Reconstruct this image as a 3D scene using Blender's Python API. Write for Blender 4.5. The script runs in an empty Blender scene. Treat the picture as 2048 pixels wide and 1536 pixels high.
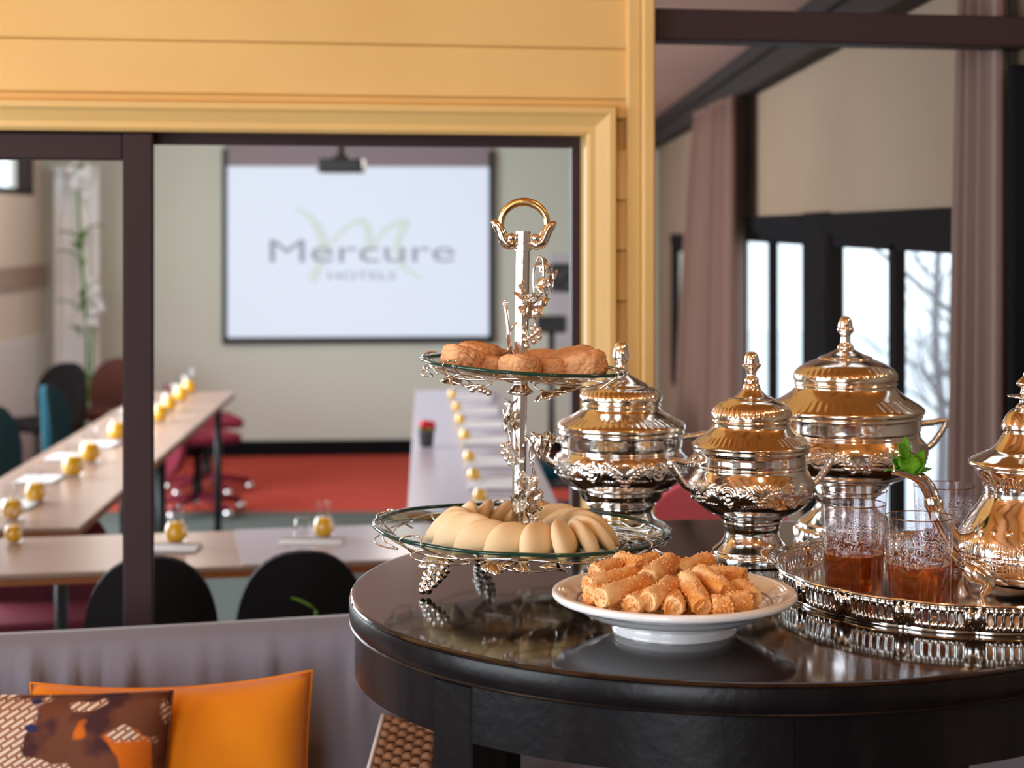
import bpy, bmesh, math, random
import numpy as np
from mathutils import Vector, Matrix, noise

random.seed(7)
PI = math.pi
S = bpy.context.scene
COL = S.collection

# ------------------------------------------------------------------ camera, world, lights, exposure
CAM_Z = 1.55
FPX = 3500.0          # focal length in pixels of a 2048 px wide frame
YH = 455.0            # image row of eye level (the photograph has level, parallel verticals)
TOP = 1.10            # top of the round table
cd = bpy.data.cameras.new('camera')
cam = bpy.data.objects.new('camera', cd); COL.objects.link(cam)
cam.location = (0, 0, CAM_Z); cam.rotation_euler = (PI/2, 0, 0)
cd.sensor_width = 36; cd.lens = FPX/2048*36
cd.shift_y = -(768-YH)/2048
cd.clip_start = .05; cd.clip_end = 200
cd.dof.use_dof = True; cd.dof.focus_distance = 2.08; cd.dof.aperture_fstop = 5.2
S.camera = cam

wd = bpy.data.worlds.new('overcast_sky'); S.world = wd; wd.use_nodes = True
bg = wd.node_tree.nodes['Background']
bg.inputs[0].default_value = (.80, .90, 1.0, 1); bg.inputs[1].default_value = 2.3

def area(name, loc, direction, sx, sy, power, col):
    l = bpy.data.lights.new(name, 'AREA'); l.shape = 'RECTANGLE'; l.size = sx; l.size_y = sy
    l.energy = power; l.color = col
    o = bpy.data.objects.new(name, l); COL.objects.link(o); o.location = loc
    o.rotation_euler = Vector(direction).to_track_quat('-Z', 'Y').to_euler()
    return o
def lamp(name, loc, power, col, r=.05):
    l = bpy.data.lights.new(name, 'POINT'); l.energy = power; l.color = col; l.shadow_soft_size = r
    o = bpy.data.objects.new(name, l); COL.objects.link(o); o.location = loc
    return o
DAY = (.86, .93, 1.0); WARM = (1.0, .72, .44)
# daylight through the lounge windows (beside and behind the camera)
area('daylight_lounge_side', (-2.55, .75, 1.55), (1, .12, -.08), 1.9, 1.7, 78, DAY)
area('daylight_lounge_back', (-1.45, -2.55, 1.3), (.3, 1, 0), 1.7, 2.1, 76, DAY)
# daylight through the meeting room windows
area('daylight_meeting_side', (-3.0, 7.2, 1.45), (1, 0, -.15), 4.0, 1.3, 210, DAY)
# tungsten lamps of the lounge, under its wooden ceiling
for i, (x, y, z, p) in enumerate([(-1.0, 1.7, 2.28, 7), (.55, 1.35, 2.32, 7), (1.5, 2.2, 2.28, 7), (-.3, .2, 2.28, 6), (1.25, .3, 2.28, 6), (-1.9, 2.4, 2.28, 6)]):
    lamp('tungsten_lamp', (x, y, z), p, WARM, .045)
for (x, y) in [(-1.9, 9.8), (-.6, 9.6), (-1.2, 6.4), (-2.35, 10.3)]:  # unseen fill lights added to brighten the meeting room
    lamp('meeting_room_fill', (x, y, 2.0), 9, (1.0, .93, .84), .12)
vs = S.view_settings
vs.view_transform = 'Standard'; vs.look = 'None'; vs.gamma = 1; vs.use_curve_mapping = False
vs.exposure = 0.0
S.cycles.max_bounces = 12; S.cycles.glossy_bounces = 8; S.cycles.transparent_max_bounces = 16
S.cycles.caustics_reflective = False; S.cycles.caustics_refractive = False
S.cycles.sample_clamp_indirect = 6

# ------------------------------------------------------------------ helpers
def P(px, py, Y):
    """world point seen at photograph pixel (px, py) at depth Y"""
    return Vector(((px-1024)/FPX*Y, Y, CAM_Z-(py-YH)/FPX*Y))
def X_(px, Y): return (px-1024)/FPX*Y
def Z_(py, Y): return CAM_Z-(py-YH)/FPX*Y

def srgb(r, g, b):
    f = lambda c: (c/255/12.92) if c/255 <= .04045 else ((c/255+.055)/1.055)**2.4
    return (f(r), f(g), f(b))

MATS = {}
def M(name, col, rough=.5, metal=0.0, spec=.5, coat=0.0, trans=0.0, ior=1.45, bump=None, var=None, emit=None, sheen=0.0, sss=0.0, aniso=None):
    m = bpy.data.materials.new(name); m.use_nodes = True; MATS[name] = m
    nt = m.node_tree; b = nt.nodes['Principled BSDF']
    b.inputs['Base Color'].default_value = (*col, 1); b.inputs['Roughness'].default_value = rough
    b.inputs['Metallic'].default_value = metal; b.inputs['Specular IOR Level'].default_value = spec
    b.inputs['Coat Weight'].default_value = coat; b.inputs['Coat Roughness'].default_value = .06
    b.inputs['Transmission Weight'].default_value = trans; b.inputs['IOR'].default_value = ior
    b.inputs['Sheen Weight'].default_value = sheen
    if sss:
        b.inputs['Subsurface Weight'].default_value = sss; b.inputs['Subsurface Radius'].default_value = (.008, .005, .003); b.inputs['Subsurface Scale'].default_value = 1.0
    if emit:
        b.inputs['Emission Color'].default_value = (*emit[0], 1); b.inputs['Emission Strength'].default_value = emit[1]
    tc = nt.nodes.new('ShaderNodeTexCoord')
    def tex(scale, detail, stretch=None):
        n = nt.nodes.new('ShaderNodeTexNoise'); n.inputs['Scale'].default_value = scale; n.inputs['Detail'].default_value = detail
        if stretch:
            mp = nt.nodes.new('ShaderNodeMapping'); mp.inputs['Scale'].default_value = stretch
            nt.links.new(tc.outputs['Object'], mp.inputs[0]); nt.links.new(mp.outputs[0], n.inputs['Vector'])
        else: nt.links.new(tc.outputs['Object'], n.inputs['Vector'])
        return n
    if var:      # (scale, colour 2, stretch, low, high)
        n = tex(var[0], 5, var[2] if len(var) > 2 else None)
        r = nt.nodes.new('ShaderNodeMapRange'); r.inputs[1].default_value = var[3] if len(var) > 3 else .35; r.inputs[2].default_value = var[4] if len(var) > 4 else .65
        mx = nt.nodes.new('ShaderNodeMix'); mx.data_type = 'RGBA'
        mx.inputs[6].default_value = (*col, 1); mx.inputs[7].default_value = (*var[1], 1)
        nt.links.new(n.outputs[0], r.inputs[0]); nt.links.new(r.outputs[0], mx.inputs[0]); nt.links.new(mx.outputs[2], b.inputs['Base Color'])
    if bump:     # (scale, strength, distance, stretch)
        n = tex(bump[0], 4, bump[3] if len(bump) > 3 else None)
        bp = nt.nodes.new('ShaderNodeBump'); bp.inputs['Strength'].default_value = bump[1]; bp.inputs['Distance'].default_value = bump[2]
        nt.links.new(n.outputs[0], bp.inputs['Height']); nt.links.new(bp.outputs[0], b.inputs['Normal'])
    return m

def clear_glass(name, tint, refl=.06, gloss_rough=.0, frost=None, graze=.85):
    """thin pane: see-through with a Fresnel reflection; frost = (scale, amount, z0, z1) etches a band"""
    m = bpy.data.materials.new(name); m.use_nodes = True; MATS[name] = m
    nt = m.node_tree; nt.nodes.remove(nt.nodes['Principled BSDF']); out = nt.nodes['Material Output']
    t = nt.nodes.new('ShaderNodeBsdfTransparent'); t.inputs[0].default_value = (*tint, 1)
    g = nt.nodes.new('ShaderNodeBsdfGlossy'); g.inputs['Roughness'].default_value = gloss_rough
    lw = nt.nodes.new('ShaderNodeLayerWeight'); lw.inputs['Blend'].default_value = .22
    mr = nt.nodes.new('ShaderNodeMapRange'); mr.inputs[3].default_value = refl; mr.inputs[4].default_value = graze
    pw = nt.nodes.new('ShaderNodeMath'); pw.operation = 'POWER'; pw.inputs[1].default_value = 1.7
    nt.links.new(lw.outputs['Facing'], pw.inputs[0]); nt.links.new(pw.outputs[0], mr.inputs[0])
    mx = nt.nodes.new('ShaderNodeMixShader'); nt.links.new(mr.outputs[0], mx.inputs[0]); nt.links.new(t.outputs[0], mx.inputs[1]); nt.links.new(g.outputs[0], mx.inputs[2])
    last = mx
    if frost:
        sc, amt, z0, z1 = frost
        tc = nt.nodes.new('ShaderNodeTexCoord'); sp = nt.nodes.new('ShaderNodeSeparateXYZ'); nt.links.new(tc.outputs['Object'], sp.inputs[0])
        a = nt.nodes.new('ShaderNodeMapRange'); a.inputs[1].default_value = z0; a.inputs[2].default_value = z0+.012; nt.links.new(sp.outputs[2], a.inputs[0])
        c = nt.nodes.new('ShaderNodeMapRange'); c.inputs[1].default_value = z1; c.inputs[2].default_value = z1-.010; nt.links.new(sp.outputs[2], c.inputs[0])
        v = nt.nodes.new('ShaderNodeTexVoronoi'); v.inputs['Scale'].default_value = sc; v.inputs['Randomness'].default_value = .75
        nz = nt.nodes.new('ShaderNodeTexNoise'); nz.inputs['Scale'].default_value = 110; nz.inputs['Detail'].default_value = 2
        nt.links.new(tc.outputs['Object'], nz.inputs['Vector'])
        wv = nt.nodes.new('ShaderNodeVectorMath'); wv.operation = 'MULTIPLY_ADD'; wv.inputs[1].default_value = (.012, .012, .012)
        nt.links.new(nz.outputs['Color'], wv.inputs[0]); nt.links.new(tc.outputs['Object'], wv.inputs[2]); nt.links.new(wv.outputs[0], v.inputs['Vector'])
        ms = nt.nodes.new('ShaderNodeMath'); ms.operation = 'MULTIPLY'; ms.inputs[1].default_value = 26; nt.links.new(v.outputs['Distance'], ms.inputs[0])
        sn = nt.nodes.new('ShaderNodeMath'); sn.operation = 'SINE'; nt.links.new(ms.outputs[0], sn.inputs[0])
        k = nt.nodes.new('ShaderNodeMapRange'); k.inputs[1].default_value = .35; k.inputs[2].default_value = .75; nt.links.new(sn.outputs[0], k.inputs[0])
        m1 = nt.nodes.new('ShaderNodeMath'); m1.operation = 'MULTIPLY'; nt.links.new(a.outputs[0], m1.inputs[0]); nt.links.new(c.outputs[0], m1.inputs[1])
        m2 = nt.nodes.new('ShaderNodeMath'); m2.operation = 'MULTIPLY'; nt.links.new(m1.outputs[0], m2.inputs[0]); nt.links.new(k.outputs[0], m2.inputs[1])
        m3 = nt.nodes.new('ShaderNodeMath'); m3.operation = 'MULTIPLY'; m3.inputs[1].default_value = amt; nt.links.new(m2.outputs[0], m3.inputs[0])
        d = nt.nodes.new('ShaderNodeBsdfDiffuse'); d.inputs[0].default_value = (.86, .84, .86, 1)
        g2 = nt.nodes.new('ShaderNodeBsdfGlossy'); g2.inputs['Roughness'].default_value = .25
        md = nt.nodes.new('ShaderNodeMixShader'); md.inputs[0].default_value = .5; nt.links.new(d.outputs[0], md.inputs[1]); nt.links.new(g2.outputs[0], md.inputs[2])
        mf = nt.nodes.new('ShaderNodeMixShader'); nt.links.new(m3.outputs[0], mf.inputs[0]); nt.links.new(mx.outputs[0], mf.inputs[1]); nt.links.new(md.outputs[0], mf.inputs[2])
        last = mf
    nt.links.new(last.outputs[0], out.inputs[0])
    return m

# ---- mesh building
def mk(name, V, F, mat=None, parent=None, smooth=True, label=None, kind=None, sharp=None):
    me = bpy.data.meshes.new(name)
    V = V.tolist() if isinstance(V, np.ndarray) else [tuple(v) for v in V]
    F = F.tolist() if isinstance(F, np.ndarray) else F
    me.from_pydata(V, [], F)
    if smooth: me.shade_smooth()
    if smooth and sharp: me.set_sharp_from_angle(angle=math.radians(sharp))
    o = bpy.data.objects.new(name, me); COL.objects.link(o)
    if mat: me.materials.append(mat)
    if parent: o.parent = parent
    if label: o['label'] = label
    if kind: o['kind'] = kind
    return o
def thing(name, label, cat, loc=(0, 0, 0), rz=0.0, group=None):
    o = bpy.data.objects.new(name, None); COL.objects.link(o); o.location = loc; o.rotation_euler = (0, 0, rz)
    o.empty_display_size = .05
    return tag(o, label, cat, group)
def tag(o, label, cat, group=None):
    o['label'] = label; o['category'] = cat
    if group: o['group'] = group
    return o
def struct(o):
    o['kind'] = 'structure'; return o
def child(o, parent):
    o.parent = parent; return o
def dup(root, loc, rz=None, label=None):
    r = root.copy(); COL.objects.link(r); r.location = loc
    if rz is not None: r.rotation_euler = (0, 0, rz)
    if label: r['label'] = label
    for ch in list(root.children):
        c = ch.copy(); COL.objects.link(c); c.parent = r
        for g in ch.children:
            d = g.copy(); COL.objects.link(d); d.parent = c
    return r
def merge(parts):
    V = []; F = []; n = 0
    for v, f in parts:
        v = np.asarray(v, float); V.append(v); F += [tuple(int(i)+n for i in q) for q in f]; n += len(v)
    return np.vstack(V), F
def xf(vf, loc=(0, 0, 0), rot=(0, 0, 0), scale=(1, 1, 1)):
    m = np.array((Matrix.Translation(loc) @ Matrix.Rotation(rot[2], 4, 'Z') @ Matrix.Rotation(rot[1], 4, 'Y') @ Matrix.Rotation(rot[0], 4, 'X') @ Matrix.Diagonal((*scale, 1))))
    v = np.asarray(vf[0], float)
    return v @ m[:3, :3].T + m[:3, 3], vf[1]
def box(x0, x1, y0, y1, z0, z1, bev=0.0, seg=1):
    if bev <= 0:
        V = np.array([(x, y, z) for z in (z0, z1) for y in (y0, y1) for x in (x0, x1)], float)
        return V, [(0, 2, 3, 1), (4, 5, 7, 6), (0, 1, 5, 4), (2, 6, 7, 3), (0, 4, 6, 2), (1, 3, 7, 5)]
    bm = bmesh.new(); bmesh.ops.create_cube(bm, size=1)
    for v in bm.verts: v.co = ((x0+x1)/2+v.co.x*(x1-x0), (y0+y1)/2+v.co.y*(y1-y0), (z0+z1)/2+v.co.z*(z1-z0))
    bmesh.ops.bevel(bm, geom=list(bm.edges), offset=bev, segments=seg, profile=.5, affect='EDGES')
    bm.verts.index_update(); V = np.array([v.co[:] for v in bm.verts]); F = [tuple(v.index for v in f.verts) for f in bm.faces]
    bm.free(); return V, F
def prism(poly, y0, y1):
    """outline (x, z) extruded along y"""
    n = len(poly); V = [(x, y0, z) for x, z in poly]+[(x, y1, z) for x, z in poly]
    F = [tuple(range(n)), tuple(range(2*n-1, n-1, -1))]+[(i, i+n, (i+1) % n+n, (i+1) % n) for i in range(n)]
    return np.array(V), F
def catmull(pts, k=5, closed=False):
    p = [np.asarray(q, float) for q in pts]; n = len(p); out = []
    for i in range(n if closed else n-1):
        if closed: a, b, c, d = p[i-1], p[i], p[(i+1) % n], p[(i+2) % n]
        else: a, b, c, d = p[max(i-1, 0)], p[i], p[i+1], p[min(i+2, n-1)]
        for j in range(k):
            t = j/k
            out.append(.5*((2*b)+(c-a)*t+(2*a-5*b+4*c-d)*t*t+(3*b-a-3*c+d)*t**3))
    if not closed: out.append(p[-1])
    return np.array(out)
def lathe(prof, seg=48, disp=None, closed=False):
    """revolve (r, z) rows about z; disp(theta, z, r) adds to the radius"""
    prof = np.asarray(prof, float); n = len(prof)
    th = np.linspace(0, 2*PI, seg, endpoint=False)
    R = np.repeat(prof[:, :1], seg, 1); Zz = np.repeat(prof[:, 1:2], seg, 1); T = np.repeat(th[None], n, 0)
    if disp is not None: R = R+disp(T, Zz, R)
    V = np.stack([R*np.cos(T), R*np.sin(T), Zz], -1).reshape(-1, 3)
    i = np.arange(n-1)[:, None]*seg; j = np.arange(seg)[None]; j2 = (j+1) % seg
    F = np.stack([i+j, i+j2, i+seg+j2, i+seg+j], -1).reshape(-1, 4)
    F = F.tolist()
    if closed: F += [((n-1)*seg+a, (n-1)*seg+(a+1) % seg, (a+1) % seg, a) for a in range(seg)]
    return V, F
def capped(vf, seg, top=True, bottom=True):
    V, F = vf; n = len(V)//seg; F = list(F)
    if bottom: F.append(tuple(range(seg-1, -1, -1)))
    if top: F.append(tuple(range((n-1)*seg, n*seg)))
    return V, F
def tube(pts, rad, seg=8, closed=False, flat=1.0):
    """sweep a circle (flattened by flat along the frame's second axis) along points; rad is a number or a list"""
    p = np.asarray(pts, float); n = len(p); r = np.full(n, rad, float) if np.isscalar(rad) else np.asarray(rad, float)
    if len(r) != n: r = np.interp(np.linspace(0, 1, n), np.linspace(0, 1, len(r)), r)
    T = np.roll(p, -1, 0)-np.roll(p, 1, 0) if closed else np.gradient(p, axis=0)
    T /= np.linalg.norm(T, axis=1)[:, None]+1e-12
    u = np.cross(T[0], (0, 0, 1.0)); u = u if np.linalg.norm(u) > 1e-3 else np.cross(T[0], (1.0, 0, 0)); u /= np.linalg.norm(u)
    V = []; a = np.linspace(0, 2*PI, seg, endpoint=False)
    for k in range(n):
        u = u-T[k]*np.dot(u, T[k]); u /= np.linalg.norm(u); w = np.cross(T[k], u)
        V.append(p[k]+r[k]*(np.cos(a)[:, None]*u+flat*np.sin(a)[:, None]*w))
    V = np.vstack(V); F = []
    for k in range(n if closed else n-1):
        k2 = (k+1) % n
        F += [(k*seg+j, k*seg+(j+1) % seg, k2*seg+(j+1) % seg, k2*seg+j) for j in range(seg)]
    if not closed: F += [tuple(range(seg-1, -1, -1)), tuple(range((n-1)*seg, n*seg))]
    return V, F
def ball(r, sub=2, c=(0, 0, 0)):
    bm = bmesh.new(); bmesh.ops.create_icosphere(bm, subdivisions=sub, radius=r)
    V = np.array([v.co[:] for v in bm.verts])+np.array(c); F = [tuple(v.index for v in f.verts) for f in bm.faces]; bm.free(); return V, F
def grid(nu, nv, fn):
    V = [fn(i/(nu-1), j/(nv-1)) for j in range(nv) for i in range(nu)]
    F = [(j*nu+i, j*nu+i+1, (j+1)*nu+i+1, (j+1)*nu+i) for j in range(nv-1) for i in range(nu-1)]
    return np.array(V, float), F
def solid_sheet(nu, nv, fn, thick):
    """sheet with real thickness; fn -> point, thick along the local normal approximated by an offset vector"""
    A, F = grid(nu, nv, fn); B = A+np.array(thick); n = len(A)
    G = [tuple(reversed(f)) for f in F]; H = [tuple(i+n for i in f) for f in F]
    rim = [i for i in range(nu)]+[j*nu+nu-1 for j in range(1, nv)]+[(nv-1)*nu+i for i in range(nu-2, -1, -1)]+[j*nu for j in range(nv-2, 0, -1)]
    E = [(rim[k], rim[(k+1) % len(rim)], rim[(k+1) % len(rim)]+n, rim[k]+n) for k in range(len(rim))]
    return np.vstack([A, B]), G+H+E
ORD = ['first', 'second', 'third', 'fourth', 'fifth', 'sixth', 'seventh', 'eighth', 'ninth', 'tenth', 'eleventh', 'twelfth', 'thirteenth', 'fourteenth', 'fifteenth', 'sixteenth', 'seventeenth', 'eighteenth', 'nineteenth', 'twentieth', 'twenty-first', 'twenty-second', 'twenty-third', 'twenty-fourth']

# ------------------------------------------------------------------ materials
silver = M('silver_metal', (.86, .83, .79), .10, 1.0, bump=(90, .10, .0012))
silver_rough = M('silver_cast', (.82, .78, .72), .17, 1.0, bump=(240, .35, .0012))
gilt = M('warm_silver', (.86, .77, .64), .12, 1.0, bump=(160, .12, .001))
brass = M('brass_handle', (.80, .55, .22), .20, 1.0, bump=(120, .25, .001))
wood_black = M('dark_lacquered_wood', (.010, .005, .004), .075, 0, .5, var=(30, (.020, .009, .006), (1, .12, 1)), bump=(26, .025, .003, (1, .15, 1)))
wood_worn = M('dark_wood_apron', (.005, .004, .005), .30, 0, .28, var=(22, (.013, .009, .009), (1, 1, .3), .5, .8), bump=(60, .18, .003))
porcelain = M('white_porcelain', (.86, .84, .84), .10, 0, .5, coat=.3)
band_grey = M('grey_plate_band', (.22, .18, .17), .25)
yellow = M('yellow_paint', srgb(236, 198, 128), .38, 0, .4, var=(3, srgb(230, 190, 120)), bump=(14, .06, .004, (.2, 1, 1)))
frame_dark = M('dark_brown_frame', srgb(62, 48, 50), .5, 0, .15)
black_frame = M('black_window_frame', (.010, .010, .012), .6, 0, .1, ior=1.03)
plaster = M('grey_green_plaster', srgb(204, 214, 200), .8, bump=(40, .05, .004))
plaster_cream = M('cream_plaster', srgb(232, 224, 208), .8)
beam_dark = M('dark_ceiling_beam', srgb(46, 40, 40), .6, ior=1.1)
curtain_d = M('brown_curtain', srgb(112, 82, 70), .85, 0, .2, sheen=.1, bump=(220, .12, .002))
plaster_beige = M('beige_plaster', srgb(144, 122, 99), .8, var=(1.2, srgb(138, 114, 92)))
ceil_pink = M('pinkish_ceiling', srgb(196, 156, 140), .8)
ceil_wood = M('warm_wood_ceiling', (.62, .27, .06), .5, var=(6, (.50, .20, .04), (1, .1, 1)))
lounge_wall = M('lounge_wall_paint', srgb(150, 136, 120), .6)
carpet_red = M('red_carpet', srgb(192, 84, 70), .95, 0, .1, var=(60, srgb(180, 74, 62)), bump=(300, .4, .004))
carpet_grey = M('grey_green_carpet', srgb(92, 100, 96), .95, 0, .1, bump=(300, .4, .004))
floor_dark = M('dark_floor_boards', (.09, .05, .035), .45)
sofa_grey = M('grey_sofa_fabric', srgb(126, 124, 136), .85, 0, .2, sheen=.25, bump=(420, .25, .0015))
orange_fab = M('orange_cushion_fabric', srgb(240, 142, 22), .8, 0, .2, sheen=.2, bump=(500, .2, .001))
curtain_m = M('mauve_curtain', srgb(132, 104, 96), .85, 0, .2, sheen=.2, bump=(220, .12, .002))
curtain_w = M('white_curtain', srgb(240, 242, 242), .85, 0, .2)
table_wood = M('pale_conference_wood', srgb(174, 150, 135), .28, 0, .5, var=(8, srgb(164, 140, 126), (.15, 1, 1)))
table_edge = M('brown_table_edge', srgb(150, 86, 44), .45)
table_white = M('lilac_white_laminate', srgb(188, 184, 196), .22, 0, .5)
chair_black = M('black_chair_fabric', (.008, .007, .008), .8, 0, .2)
chair_maroon = M('maroon_chair_fabric', srgb(122, 40, 56), .8, 0, .2)
chair_teal = M('teal_chair_fabric', srgb(12, 64, 76), .8, 0, .2)
chair_pink = M('pink_chair_fabric', srgb(232, 100, 112), .8, 0, .2)
chrome = M('chrome', (.85, .86, .88), .12, 1.0)
black_plastic = M('black_plastic', (.015, .016, .016), .45)
paper = M('white_paper', srgb(232, 238, 242), .7)
juice = M('orange_juice', srgb(252, 190, 4), .25, 0, .5, sss=0)
horn_m = M('pale_almond_dough', srgb(250, 228, 188), .55, 0, .35, var=(20, srgb(244, 204, 148), None, .42, .75), sss=.15, bump=(70, .08, .003))
maca_m = M('macaroon_crust', srgb(240, 184, 134), .75, 0, .2, var=(55, srgb(214, 154, 108)), bump=(260, .6, .003))
roll_m = M('fried_roll', srgb(244, 208, 152), .42, 0, .45, var=(38, srgb(218, 142, 66), None, .38, .6), bump=(90, .25, .003))
crumb_m = M('toasted_crumbs', srgb(232, 158, 84), .6, var=(300, srgb(246, 196, 136)))
tea_m = M('amber_tea', (.62, .15, .014), .05, 0, .5, trans=.82, ior=1.33)
foam_m = M('tea_foam', srgb(200, 140, 100), .5)
leaf_green = M('mint_leaf', srgb(92, 156, 26), .45, 0, .4, var=(60, srgb(60, 126, 14)), bump=(120, .4, .002))
wicker = M('brown_wicker', srgb(166, 124, 92), .6, var=(14, srgb(140, 100, 72)))
stitch = M('pale_stitching', srgb(214, 206, 204), .8)
bark = M('grey_bark', srgb(126, 120, 124), .9)
exterior = M('pale_terrace', (.80, .82, .84), .9)
screen_m = M('projected_light', (.3, .3, .31), .8, emit=((.62, .725, .87), .82))
cloth_grey = M('unlit_screen_cloth', srgb(150, 142, 148), .85)
ink = M('grey_letter', (.1, .1, .12), .9, emit=((.36, .37, .46), .75))
swash = M('pale_green_swash', (.3, .32, .28), .9, emit=((.50, .60, .60), .85))
glass_pane = clear_glass('window_glass', (.97, .98, .98), .018, graze=.20)
glass_plate = clear_glass('green_tinted_glass', (.86, .93, .89), .07)
glass_edge = M('green_glass_edge', (.020, .075, .050), .08, 0, .5, trans=.35)
glass_cup = clear_glass('etched_tea_glass', (.93, .91, .94), .06, .0, (85, .58, .050, .093))
glass_small = clear_glass('small_bottle_glass', (.97, .98, .98), .07, graze=.75)
gilt_rim = M('gilt_rim_line', (.30, .19, .12), .25, 1.0)
flower_red = M('red_flower', srgb(220, 40, 60), .6)
pot_grey = M('grey_pot', (.06, .06, .065), .5)
poster_dark = M('dark_poster_print', srgb(52, 56, 58), .6, var=(14, srgb(120, 122, 122), None, .5, .7))
poster_light = M('pale_poster_print', srgb(196, 198, 204), .6)

# ------------------------------------------------------------------ the setting
WY, WS = 3.2, .182                                   # yellow wall: Y = WY + WS*X
WA = math.atan(WS)
def U(px):                                           # distance along the yellow wall of a pixel column
    k = (px-1024)/FPX; return WY*k/(math.cos(WA)-k*math.sin(WA))
def onwall(vf): return xf(vf, (0, WY, 0), (0, 0, WA))
U_L, U_END, U_OPEN = -3.3, U(1303), U(1168)
HZ = 1.7186                                          # head of the opening
LC = 2.65                                            # lounge ceiling
wall = struct(mk('wall_front', *onwall(merge([box(U_L, U_END, .012, .055, HZ+.03, LC), box(U_OPEN+.008, U_END, .012, .055, 0, HZ+.03)])), yellow, smooth=False))
def plank(u0, u1, z0, z1):
    sec = [(-.014, z0+.003), (-.012, z0), (.012, z0), (.012, z1), (-.002, z1), (-.005, z1-.004)]
    n = len(sec); V = [(u, y, z) for u in (u0, u1) for y, z in sec]
    F = [tuple(range(n)), tuple(range(2*n-1, n-1, -1))]+[(i, (i+1) % n, (i+1) % n+n, i+n) for i in range(n)]
    return onwall((np.array(V), F))
for k in range(0, 10):
    mk('plank', *plank(U_L, U(1252), 1.787+.093*k, min(1.787+.093*(k+1), LC)), yellow, wall, False)
mk('plank', *plank(U_L, U(1252), 1.752, 1.787), yellow, wall, False)
for k in range(1, 19):
    mk('plank', *plank(U(1205), U(1252), 1.787-.093*(k+1) if k < 18 else .05, 1.787-.093*k-(0 if k > 1 else 0)), yellow, wall, False)
# moulded casing round the opening, mitred at the corner
prof = [(0, .03), (0, -.018), (.006, -.024), (.016, -.024), (.034, -.034), (.040, -.040), (.050, -.040), (.053, -.034), (.053, .012)]
V = []
for d, y in prof: V += [(U_L, y, HZ+d), (U_OPEN+d, y, HZ+d), (U_OPEN+d, y, 0)]
n = len(prof); F = []
for i in range(n):
    j = (i+1) % n
    F += [(3*i, 3*j, 3*j+1, 3*i+1), (3*i+1, 3*j+1, 3*j+2, 3*i+2)]
struct(mk('trim_1', *onwall((np.array(V), F)), yellow, smooth=False))
struct(mk('trim_2', *onwall(merge([box(U(1249), U(1277), -.022, .02, 0, LC, .003), box(U(1277), U_END, -.030, .055, 0, LC, .004)])), yellow, smooth=False))

# sliding glass door: head, jamb and one leaf
door = struct(mk('door_1', *onwall(merge([box(U_L, U_OPEN+.01, .03, .06, HZ-.020, HZ+.01), box(U_OPEN-.016, U_OPEN+.01, .03, .056, 0, HZ-.02), box(U_L, U_OPEN, .03, .06, 0, .012)])), frame_dark, smooth=False))
u0, u1 = U(246), U(307)
mk('post', *onwall(box(u0, u1, -.012, .075, .0, HZ-.002, .004)), frame_dark, door, False)
mk('top_rail', *onwall(box(U_L, u0, .0, .05, HZ-.050, HZ-.003, .003)), frame_dark, door, False)
mk('bottom_rail', *onwall(box(U_L, u0, .0, .05, .012, .10, .003)), frame_dark, door, False)
mk('door_glass', *onwall(box(U_L, u0, .022, .028, .10, HZ-.050)), glass_pane, door, False)

# glazed screen from the yellow corner to the windowed wall
SX = 1.0                                            # windowed wall: X = SX
u2 = (SX+.02)/math.cos(WA)
w1 = struct(mk('window_1', *onwall(merge([box(U_END, U_END+.007, .0, .08, 0, LC), box(U_END, u2, -.005, .075, 1.898, 1.957, .004)])), frame_dark, smooth=False))
mk('pane', *onwall(box(U_END+.007, u2, .03, .036, .0, 1.898)), glass_pane, w1, False)
mk('pane', *onwall(box(U_END+.007, u2, .03, .036, 1.957, LC)), glass_pane, w1, False)

# meeting room shell
FY, FS = 12.0, .08                                   # far wall: Y = FY + FS*X
FA = math.atan(FS); MC = 2.24                        # meeting room ceiling
def onfar(vf): return xf(vf, (0, FY, 0), (0, 0, FA))
LX = -3.15
struct(mk('wall_far', *onfar(box(LX-.2, SX+.2, 0, .15, 0, MC+.1)), plaster, smooth=False))
struct(mk('baseboard_far', *onfar(box(LX, SX, -.02, 0, 0, .105)), black_frame, smooth=False))
struct(mk('ceiling_meeting', *box(LX-.2, SX+.25, 3.42, 12.4, MC, MC+.12), ceil_pink, smooth=False))
struct(mk('trim_3', *merge([box(SX-.075, SX, 3.40, 12.1, 2.09, MC, .006), box(SX-.10, SX, 3.40, 12.1, 2.175, MC, .006)]), beam_dark, smooth=False))
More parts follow.
